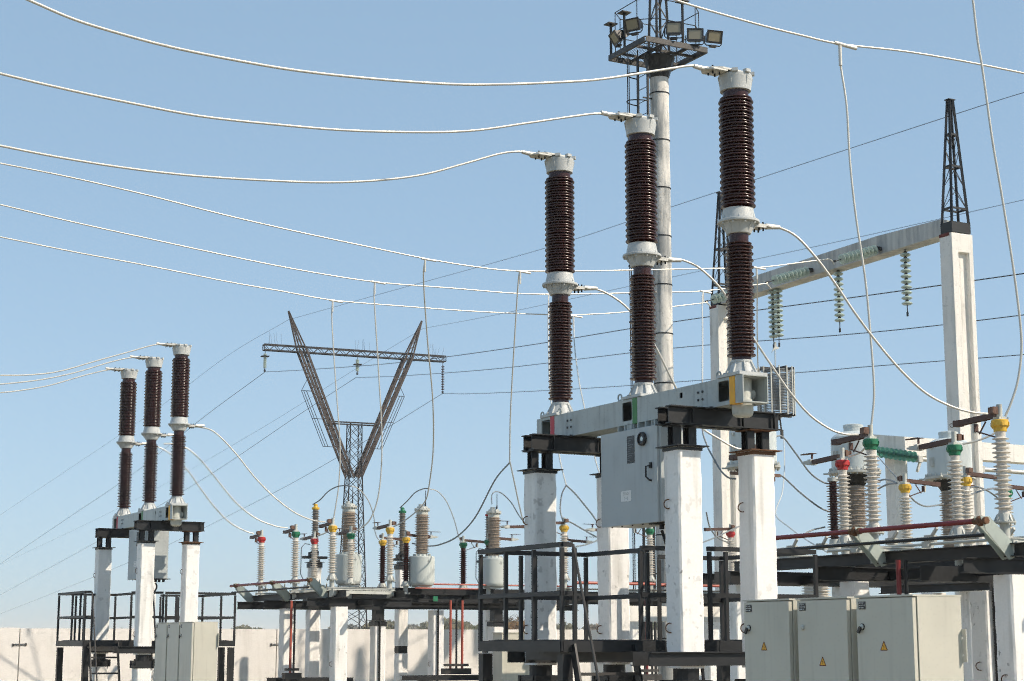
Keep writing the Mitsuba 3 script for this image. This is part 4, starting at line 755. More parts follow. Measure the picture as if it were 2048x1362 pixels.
DISC = mikit.ply(MB().lathe([(0.030, -0.052), (0.085, -0.044), (0.090, -0.052), (0.097, -0.040), (0.120, -0.032), (0.124, -0.024), (0.108, 0.000), (0.062, 0.022), (0.042, 0.026)], n=28).mesh(), 'green_glass', smooth=40)
DISCT = {**DISC, 'bsdf': {'type': 'ref', 'id': 'teal_glass'}}
CAPM = mikit.ply(MB().lathe([(0.012, -0.075), (0.016, -0.03), (0.040, 0.012), (0.043, 0.03), (0.036, 0.058), (0.022, 0.064)], n=14).mesh(), 'warm_steel', smooth=40)
def string(name, p0, d, n, label, pitch=0.125, disc=DISC, group='glass insulator strings', tail=0.16):
    """discs threaded from p0 along the unit vector d (the beam end first)"""
    d = np.asarray(d, float); d /= np.linalg.norm(d); z = -d; x = np.cross((0, 1, 0) if abs(z[1]) < 0.9 else (1, 0, 0), z); x /= np.linalg.norm(x); y = np.cross(z, x); key = numbered(name)
    for k in range(n):
        M = YARD @ frame(np.asarray(p0) + d * (0.12 + pitch * k), x, y, z); suf = '' if k == 0 else f'_{k:03d}'
        scene[f'{key}__disc{suf}'] = {**disc, 'to_world': T4(M.tolist())}; scene[f'{key}__pin{suf}'] = {**CAPM, 'to_world': T4(M.tolist())}
    b = MB(); p0 = np.asarray(p0, float); e = p0 + d * (0.12 + pitch * n)
    if abs(d[1]) > 0.5 and n > 5: b.cbox(*(p0 + np.array([0, -0.02, 0]) + d * 0.02), 0.16, 0.12, 0.09)
    b.rod(p0 - d * 0.02, p0 + d * 0.07, 0.012, 6); b.rod(e - d * 0.08, e + d * tail, 0.012, 6); b.obox(p0, x * 0.02, y * 0.02, z * 0.03); b.obox(e + d * (tail - 0.02), x * 0.025, y * 0.012, z * 0.05)
    scene[f'{key}__fitting'] = {**mikit.ply(b.mesh(), 'dark_steel', smooth=30), 'to_world': T4(HOME.tolist())}
    tag(key, label, 'insulator', group); return key
for s, n in ((-14.87, 'right'), (-17.37, 'middle'), (-19.87, 'left')):
    string('strain_string', (s, 16.14, 10.87 + 0.012 * (s + 14.9)), (0, -1.29, -0.42), 9, f'pale green glass strain insulator string lying before the portal beam, {n} of three')
for s, n in ((-14.28, 'right'), (-16.66, 'middle')):
    string('hanging_string', (s, 16.4, 10.785), (0, 0, -1), 10, f'pale green glass insulator string hanging free from the portal beam, {n} one')
string('hanging_string', (-19.24, 16.4, 10.785), (0, 0, -1), 10, 'pale green glass insulator string, left of the close pair above the coil')
string('hanging_string', (-19.02, 16.4, 10.785), (0, 0, -1), 10, 'pale green glass insulator string, right of the close pair above the coil')
wt = Proto(); wc = (-19.2, 16.4)
th = np.linspace(0, 2 * math.pi * 27, 27 * 36 + 1); b = MB(); b.tube(np.c_[wc[0] + 0.43 * np.cos(th), wc[1] + 0.43 * np.sin(th), 7.58 + 1.06 * th / th[-1]], 0.0125, 5); wt.add('winding', b, 'cable_grey')
b = MB()
for k in range(14):
    a = k * 2 * math.pi / 14; b.bar((wc[0] + 0.455 * math.cos(a), wc[1] + 0.455 * math.sin(a), 7.50), (wc[0] + 0.455 * math.cos(a), wc[1] + 0.455 * math.sin(a), 8.72), 0.022, 0.03)
wt.add('stay_bars', b, 'galvanised', False)
for z in (7.52, 8.69):
    b = MB()
    for k in range(4): a = k * math.pi / 4; b.bar((wc[0] - 0.46 * math.cos(a), wc[1] - 0.46 * math.sin(a), z), (wc[0] + 0.46 * math.cos(a), wc[1] + 0.46 * math.sin(a), z), 0.03, 0.06)
    wt.add('spider', b, 'warm_steel', False)
b = MB(); b.rod((wc[0], wc[1], 8.7), (wc[0], wc[1], 9.36), 0.014, 6); b.prism(sg.Polygon([(-0.12, -0.16), (-0.02, 0), (-0.03, 0.12), (0.03, 0.12), (0.04, 0.02), (0.14, -0.02), (0.05, -0.06), (0.0, -0.05)]), 0.02, frame((wc[0], wc[1], 9.25), (0, 1, 0), (0, 0, 1), (1, 0, 0))); wt.add('hanger', b, 'galvanised', False)
b = MB(); b.rod((wc[0] + 0.05, wc[1] + 0.05, 7.5), (wc[0] + 0.05, wc[1] + 0.1, 7.15), 0.022, 7); b.cbox(wc[0] + 0.05, wc[1] + 0.11, 7.05, 0.06, 0.06, 0.22); b.cyl(wc[0], wc[1], 7.40, 7.5, 0.06, 12); wt.add('lower_clamp', b, 'warm_steel', 30)
put(wt, 'wave_trap', 'open wound grey coil hanging below the glass strings behind the breaker beam', 'coil')

# white beam of the next bay
p = Proto(); b = MB(); b.box(-14.25, -13.9, 14.4, 22.0, 6.02, 6.42); p.add('beam', b.mesh().subdivide_to_size(0.6), 'old_whitewash', False)
for t in (15.72,): b = MB(); b.box(-14.23, -13.92, t - 0.18, t + 0.18, 0, 6.017); p.add('column', b.mesh().subdivide_to_size(0.6), 'old_whitewash', False)
put(p, 'bus_portal', 'low white concrete bus portal running behind the current transformers', 'portal')
string('strain_string', (-13.72, 14.75, 6.03), (0, 1, -0.06), 9, 'teal green glass string lying horizontally beside the green capped post', 0.128, DISCT, None)
string('strain_string', (-13.72, 17.55, 5.82), (0, 1, -0.04), 2, 'short teal green glass string right of the tall portal column', 0.105, DISCT, None)
for t0, t1, z, n in ((16.1, 17.3, 5.92, 'left'), (17.9, 21.0, 5.78, 'right')):
    b = MB(); b.rod((-13.72, t0, z), (-13.72, t1, z - 0.01 * (t1 - t0)), 0.05, 12); b.cbox(-13.72, t0 - 0.03, z, 0.1, 0.14, 0.14); b.bar((-13.72, t0, z - 0.05), (-13.72, t0 - 0.10, z - 0.28), 0.05); one('bus_tube', b, 'aluminium', f'pale aluminium bus tube in front of the white bus portal, {n} piece', 'tube')

# ------------------------------------------------------------------ air
scene['air'] = {'type': 'homogeneous', 'albedo': {'type': 'rgb', 'value': [0.94, 0.95, 0.96]}, 'sigma_t': {'type': 'rgb', 'value': [0.00035, 0.00035, 0.00035]}}
scene['haze'] = {'type': 'cube', 'to_world': T4().translate([0, 2200, 16]).scale([3100, 2900, 17.5]), 'bsdf': {'type': 'null'}, 'interior': {'type': 'ref', 'id': 'air'}}
scene['camera']['medium'] = {'type': 'ref', 'id': 'air'}
labels['haze'] = {'label': 'faint haze in the air over the yard', 'category': 'haze', 'kind': 'stuff'}
# ------------------------------------------------------------------ flood light mast
ms, mt = -15.88, 10.84
MAST = at(-17.44, 11.88, -0.10, 0, 1.05) @ frame((-ms, -mt, 0), (1, 0, 0), (0, 1, 0), (0, 0, 1))
fm = Proto()
m = trimesh.creation.cylinder(radius=0.212, height=14.45, sections=40); m.apply_translation((ms, mt, 7.22)); m = m.subdivide_to_size(0.6) if False else m
fm.add('shaft', MB().lathe([(0.222, -0.05), (0.22, 0.0), (0.208, 14.35), (0.20, 14.45)], ms, mt, 44), 'mast_concrete', 40)
for k in range(13): fm.add('joint_band', MB().lathe([(0.214, 14.02 - 1.09 * k), (0.224, 14.024 - 1.09 * k), (0.224, 14.046 - 1.09 * k), (0.214, 14.05 - 1.09 * k)], ms, mt, 36), 'dark_steel', 30)
fm.add('cone_head', MB().lathe([(0.215, 14.40), (0.226, 14.42), (0.36, 14.88), (0.33, 14.90)], ms, mt, 12), 'dark_steel', False)
x0, x1, y0, y1, zp = -16.62, -15.12, 9.99, 11.62, 14.96
b = MB()
for a, c in (((x1, y0), (x1, y1)), ((x0, y0), (x0, y1)), ((x0, y0), (x1, y0)), ((x0, y1), (x1, y1))): b.channel((*a, zp), (*c, zp), 0.12, 0.05)
for y in (mt - 0.3, mt + 0.3): b.channel((x0, y, zp - 0.005), (x1, y, zp - 0.005), 0.07, 0.03)
for x in (ms - 0.3, ms + 0.3): b.channel((x, y0, zp - 0.02), (x, y1, zp - 0.02), 0.06, 0.03)
fm.add('platform_frame', b, 'warm_steel', False)
b = MB()
for k in range(30):
    y = y0 + 0.05 + (y1 - y0 - 0.1) * k / 29
    if abs(y - mt) > 0.3: b.rod((x0 + 0.04, y, zp + 0.02), (x1 - 0.04, y, zp + 0.02), 0.006, 4)
    else: b.rod((x0 + 0.04, y, zp + 0.02), (ms - 0.3, y, zp + 0.02), 0.006, 4); b.rod((ms + 0.3, y, zp + 0.02), (x1 - 0.04, y, zp + 0.02), 0.006, 4)
fm.add('grating', b, 'warm_steel', False)
b = MB()
ring = [(x0 + 0.3, y0 - 0.02), (x1 - 0.3, y0 - 0.02), (x1, y0 + 0.3), (x1, y1 - 0.3), (x1 - 0.3, y1), (x0 + 0.3, y1), (x0, y1 - 0.3), (x0, y0 + 0.3)]
for i in range(8):
    a, c = ring[i], ring[(i + 1) % 8]
    for z in (0.52, 0.98): b.rod((*a, zp + z), (*c, zp + z), 0.011, 5)
    b.rod((*a, zp), (*a, zp + 0.98), 0.011, 5)
fm.add('railing', b, 'dark_steel')
for (s, t, h) in ((x0, y0 + 0.05, 0.80), (x0 + 0.65, y0 + 0.0, 0.85), (x1 - 0.02, mt + 0.15, 1.02)):
    b = MB(); b.rod((s, t, zp), (s, t, zp + h), 0.03, 8); b.cbox(s, t, zp + h + 0.012, 0.22, 0.24, 0.024); fm.add('lamp_post', b, 'dark_steel', 30)
lamp = MB()   # local: mouth looks along -y
poly = [(-0.17, -0.10), (0.17, -0.10), (0.17, 0.14), (-0.17, 0.14)]
lamp.raw([[-0.17, -0.10, -0.13], [0.17, -0.10, -0.13], [0.17, -0.10, 0.13], [-0.17, -0.10, 0.13], [-0.13, 0.13, -0.12], [0.13, 0.13, -0.12], [0.13, 0.13, 0.05], [-0.13, 0.13, 0.05]],
         [[0, 1, 5], [0, 5, 4], [1, 2, 6], [1, 6, 5], [2, 3, 7], [2, 7, 6], [3, 0, 4], [3, 4, 7], [4, 5, 6], [4, 6, 7]])
lamp.box(-0.09, 0.09, 0.13, 0.24, -0.10, 0.03)
for a, c in (((-0.185, -0.125, -0.15), (0.185, -0.096, -0.105)), ((-0.185, -0.125, 0.105), (0.185, -0.096, 0.14))): lamp.box(a[0], c[0], a[1], c[1], a[2], c[2])
for x in (-0.185, 0.145): lamp.box(x, x + 0.04, -0.1248, -0.0962, -0.105, 0.105)
lens = MB(); lens.box(-0.145, 0.145, -0.108, -0.102, -0.105, 0.105)
yoke = MB(); yoke.tube([(-0.20, 0.0, 0.0), (-0.20, 0.0, -0.17), (-0.16, 0, -0.21), (0.16, 0, -0.21), (0.20, 0, -0.17), (0.20, 0, 0.0)], 0.014, 6); yoke.cbox(0, 0, -0.225, 0.16, 0.12, 0.03)
put(fm, 'floodlight_mast', 'tall round concrete floodlight mast behind the middle breaker pole, with steel platform', 'mast', MAST)
def flood(s, t, z, yaw, tilt, label):
    c, n = math.cos(tilt), math.sin(tilt); R = np.eye(4); R[1:3, 1:3] = [[c, -n], [n, c]]
    key = numbered('floodlight'); M = MAST @ np.linalg.inv(YARD) @ at(s, t, z, yaw); out = (('housing', lamp, 'black_plastic'), ('lens', lens, 'lamp_glass'))
    for suf, mb_, mat in out:
        q = mb_.mesh(); q.apply_transform(R); scene[f'{key}__{suf}'] = {**mikit.ply(q, mat, smooth=False), 'to_world': T4(M.tolist())}
    scene[f'{key}__yoke'] = {**mikit.ply(yoke.mesh(), 'black_plastic', smooth=30), 'to_world': T4(M.tolist())}
    tag(key, label, 'floodlight', 'floodlights on the mast platform')
flood(-16.15, 9.94, 15.33, -12, 0.55, 'floodlight lowest at the left end of the mast platform, tilted down')
flood(-15.55, 9.98, 15.42, 28, 0.35, 'floodlight second from the left on the mast platform, beside the second post')
flood(-15.10, 10.72, 15.30, 60, 0.12, 'floodlight in the middle of the mast platform, facing the camera')
flood(-15.10, 11.28, 15.24, 62, 0.12, 'floodlight right of the middle one on the mast platform, facing the camera')
flood(-15.20, 11.84, 15.34, 78, 0.30, 'floodlight outermost at the right corner of the mast platform, turned sideways')
ms_p = Proto()
for i, (x, y) in enumerate(((-0.17, -0.17), (0.17, -0.17), (0.17, 0.17), (-0.17, 0.17))):
    b = MB(); b.bar((ms + x, mt + y, 14.9), (ms + x * 0.35, mt + y * 0.35, 18.6), 0.05, 0.05); ms_p.add('leg', b, 'warm_steel', False)
b = MB()
for k in range(9):
    z = 14.95 + 0.4 * k
    def Q(x, y, zz): f_ = 1 - 0.65 * (zz - 14.9) / 3.7; return (ms + x * f_, mt + y * f_, zz)
    for i, (p_, q_) in enumerate((((-0.17, -0.17), (0.17, -0.17)), ((0.17, -0.17), (0.17, 0.17)), ((0.17, 0.17), (-0.17, 0.17)), ((-0.17, 0.17), (-0.17, -0.17)))):
        if (k + i) % 2: p_, q_ = q_, p_
        b.bar(Q(*p_, z), Q(*q_, z + 0.4), 0.02, 0.02)
ms_p.add('lacing', b, 'warm_steel', False)
put(ms_p, 'lightning_spire', 'grey lattice lightning spire rising from the mast platform out of the picture', 'spire', MAST)
lad = Proto(); lt, ls = mt - 0.56, ms + 0.0
for i, dx in enumerate((-0.2, 0.2)):
    b = MB(); b.bar((ls + dx, lt + 0.12, 0.5), (ls + dx, lt + 0.12, 14.9), 0.05, 0.04); lad.add('stile', b, 'dark_steel', False)
b = MB()
for k in range(47): b.rod((ls - 0.2, lt + 0.12, 0.6 + 0.3 * k), (ls + 0.2, lt + 0.12, 0.6 + 0.3 * k), 0.009, 5)
lad.add('rungs', b, 'dark_steel')
b = MB(); th = np.linspace(0, math.pi, 11)
for k in range(20): b.tube([(ls + 0.22 * math.cos(q), lt + 0.10 - 0.38 * math.sin(q), 2.6 + 0.62 * k) for q in th], 0.015, 5)
for q in th[2:-2:3]: b.rod((ls + 0.22 * math.cos(q), lt + 0.10 - 0.38 * math.sin(q), 2.4), (ls + 0.22 * math.cos(q), lt + 0.10 - 0.38 * math.sin(q), 14.9), 0.012, 5)
lad.add('safety_cage', b, 'dark_steel')
b = MB()
for k in range(9): b.bar((ls, lt + 0.12, 1.9 + 1.5 * k), (ls, mt - 0.2, 1.9 + 1.5 * k), 0.03, 0.03)
lad.add('wall_tie', b, 'dark_steel', False)
put(lad, 'cage_ladder', 'black caged ladder running up the left side of the floodlight mast', 'ladder', MAST)

# ------------------------------------------------------------------ line pylon beyond the wall
a_, n_ = np.array([0.92, 0.39]), np.array([0.39, -0.92]); pc = np.array([(707 - 1024) / 3480 * 150, 150.0])
def PW(a, n, z): q = pc + a_ * a + n_ * n; return np.array([q[0], q[1], z])
pyl = Proto()
def lattice(mb, c0, c1, w0, w1, nseg, th):    # square lattice from z c0 to c1
    cs = ((-1, -1), (1, -1), (1, 1), (-1, 1))
    for (i, j) in cs: mb.bar(PW(i * w0, j * w0, c0), PW(i * w1, j * w1, c1), th * 1.8, th * 1.8)
    for k in range(nseg):
        u, v_ = k / nseg, (k + 1) / nseg; zu, zv = c0 + (c1 - c0) * u, c0 + (c1 - c0) * v_; wu, wv = w0 + (w1 - w0) * u, w0 + (w1 - w0) * v_
        for q in range(4):
            A_, B_ = cs[q], cs[(q + 1) % 4]
            mb.bar(PW(A_[0] * wu, A_[1] * wu, zu), PW(B_[0] * wv, B_[1] * wv, zv), th, th); mb.bar(PW(B_[0] * wu, B_[1] * wu, zu), PW(A_[0] * wv, A_[1] * wv, zv), th, th)
b = MB(); lattice(b, 0, 17.2, 1.15, 0.54, 15, 0.045); pyl.add('tower', b, 'pylon_dark', False)
b = MB(); lattice(b, 17.2, 20.5, 0.54, 0.52, 3, 0.04); pyl.add('tower_head', b, 'pylon_dark', False)
b = MB()
for n in (-0.7, 0.7): b.bar(PW(-2.3, n, 20.55), PW(2.3, n, 20.55), 0.12, 0.12)
pyl.add('cross_tie', b, 'pylon_dark', False)
for sgn in (-1, 1):
    b = MB()
    bot = [PW(sgn * (0.12 + dx * 0.75), n, 15.9) for dx in (0.0, 0.62) for n in (-0.40, 0.40)]; mid = [PW(sgn * (4.55 + dx), n, 26.7) for dx in (0, 0.62) for n in (-0.42, 0.42)]; top = [PW(sgn * 6.12, n, 30.05) for n in (-0.05, 0.05)] * 2
    for p_, q_ in zip(bot, mid): b.bar(p_, q_, 0.13, 0.19)
    for p_, q_ in zip(mid, top): b.bar(p_, q_, 0.09, 0.12)
    for q in np.linspace(0.05, 0.95, 12):
        P4 = [p_ * (1 - q) + m_ * q for p_, m_ in zip(bot, mid)]; P5 = [p_ * (1 - q - 0.045) + m_ * (q + 0.045) for p_, m_ in zip(bot, mid)]
        b.bar(P4[0], P5[2], 0.05); b.bar(P4[3], P5[1], 0.05); b.bar(P4[0], P4[1], 0.06); b.bar(P4[2], P4[3], 0.06)
    for q in np.linspace(0.1, 0.85, 6):
        P4 = [p_ * (1 - q) + m_ * q for p_, m_ in zip(mid, top)]; b.bar(P4[0], P4[2], 0.05); b.bar(P4[1], P4[3], 0.05)
    k = pyl.add('arm', b, 'pylon_brown', False)
    b = MB()      # cage of the climbing ladder on the outer side
    for o in (0.55, 0.8, 1.0): b.bar(bot[2] + (mid[2] - bot[2]) * 0.24 + np.array([a_[0], a_[1], 0]) * sgn * o, bot[2] + (mid[2] - bot[2]) * 0.68 + np.array([a_[0], a_[1], 0]) * sgn * o, 0.045)
    for q in (0.24, 0.46, 0.68): b.bar(bot[2] + (mid[2] - bot[2]) * q, bot[2] + (mid[2] - bot[2]) * q + np.array([a_[0], a_[1], 0]) * sgn * 1.0, 0.05)
    b.bar(bot[2] + (mid[2] - bot[2]) * 0.68 + np.array([a_[0], a_[1], 0]) * sgn * 1.0, bot[2] + (mid[2] - bot[2]) * 0.78, 0.04)
    pyl.add(k + '__ladder_cage', b, 'pylon_dark', False)
b = MB(); L0, L1 = -8.25, 8.35
for z in (26.5, 26.98):
    for n in (-0.25, 0.25): b.bar(PW(L0, n, z), PW(L1, n, z), 0.10, 0.10)
N = 34
for k in range(N):
    p_, q_ = L0 + (L1 - L0) * k / N, L0 + (L1 - L0) * (k + 1) / N
    for n in (-0.25, 0.25): b.bar(PW(p_, n, 26.5 if k % 2 else 26.98), PW(q_, n, 26.98 if k % 2 else 26.5), 0.045)
for a in (L0, L1):
    for n in (-0.25, 0.25): b.bar(PW(a, n, 26.5), PW(a, n, 26.98), 0.07)
pyl.add('crossarm', b, 'pylon_dark', False)
put(pyl, 'pylon', 'rusty brown V armed lattice line pylon beyond the wall', 'pylon', np.eye(4))
for (a, z1, mat, where_) in ((-8.1, 24.72, 'glass', 'left end'), (0.18, 24.95, 'glass', 'middle'), (8.15, 23.75, 'dark', 'right end')):
    p = Proto(); b = MB(); q0 = PW(a, 0, 26.45); n = 15; dz = (26.2 - z1 - 0.2) / n
    pr = []
    for k in range(n): z = z1 + 0.2 + dz * k; pr += [(0.04, z), (0.16, z + 0.02), (0.14, z + 0.05), (0.04, z + 0.09)]
    b.lathe(pr, q0[0], q0[1], 12); p.add('discs', b, 'brown_porcelain' if mat == 'dark' else 'green_glass', 40)
    b = MB(); b.rod((q0[0], q0[1], z1), (q0[0], q0[1], 26.5), 0.025, 5); b.cyl(q0[0], q0[1], z1 - 0.1, z1 + 0.1, 0.09, 8)
    if mat != 'dark': b.obox((q0[0], q0[1], 25.95 if a < 0 else 25.75), (0.32, 0.1, 0), (-0.1, 0.3, 0), (0, 0, 0.03))
    p.add('hanger', b, 'pylon_dark', 30); put(p, 'pylon_insulator', f'{"dark brown" if mat == "dark" else "green"} insulator string hanging from the {where_} of the pylon crossarm', 'insulator', np.eye(4), 'strings on the pylon')
rng = np.random.default_rng(3); b = MB()
for a in list(rng.uniform(-7.9, -6.4, 6)) + list(rng.uniform(-0.3, 1.9, 6)) + list(rng.uniform(6.2, 8.2, 6)):
    q = PW(a, rng.uniform(-0.2, 0.2), 27.0); b.rod(q, q + np.array([rng.normal() * 0.12, rng.normal() * 0.12, 0.65 + 0.5 * rng.random()]), 0.008, 4)
one('bird_spikes', b, 'pylon_dark', 'thin bird deterrent spikes on the pylon crossarm', 'spikes', np.eye(4), kind='stuff')

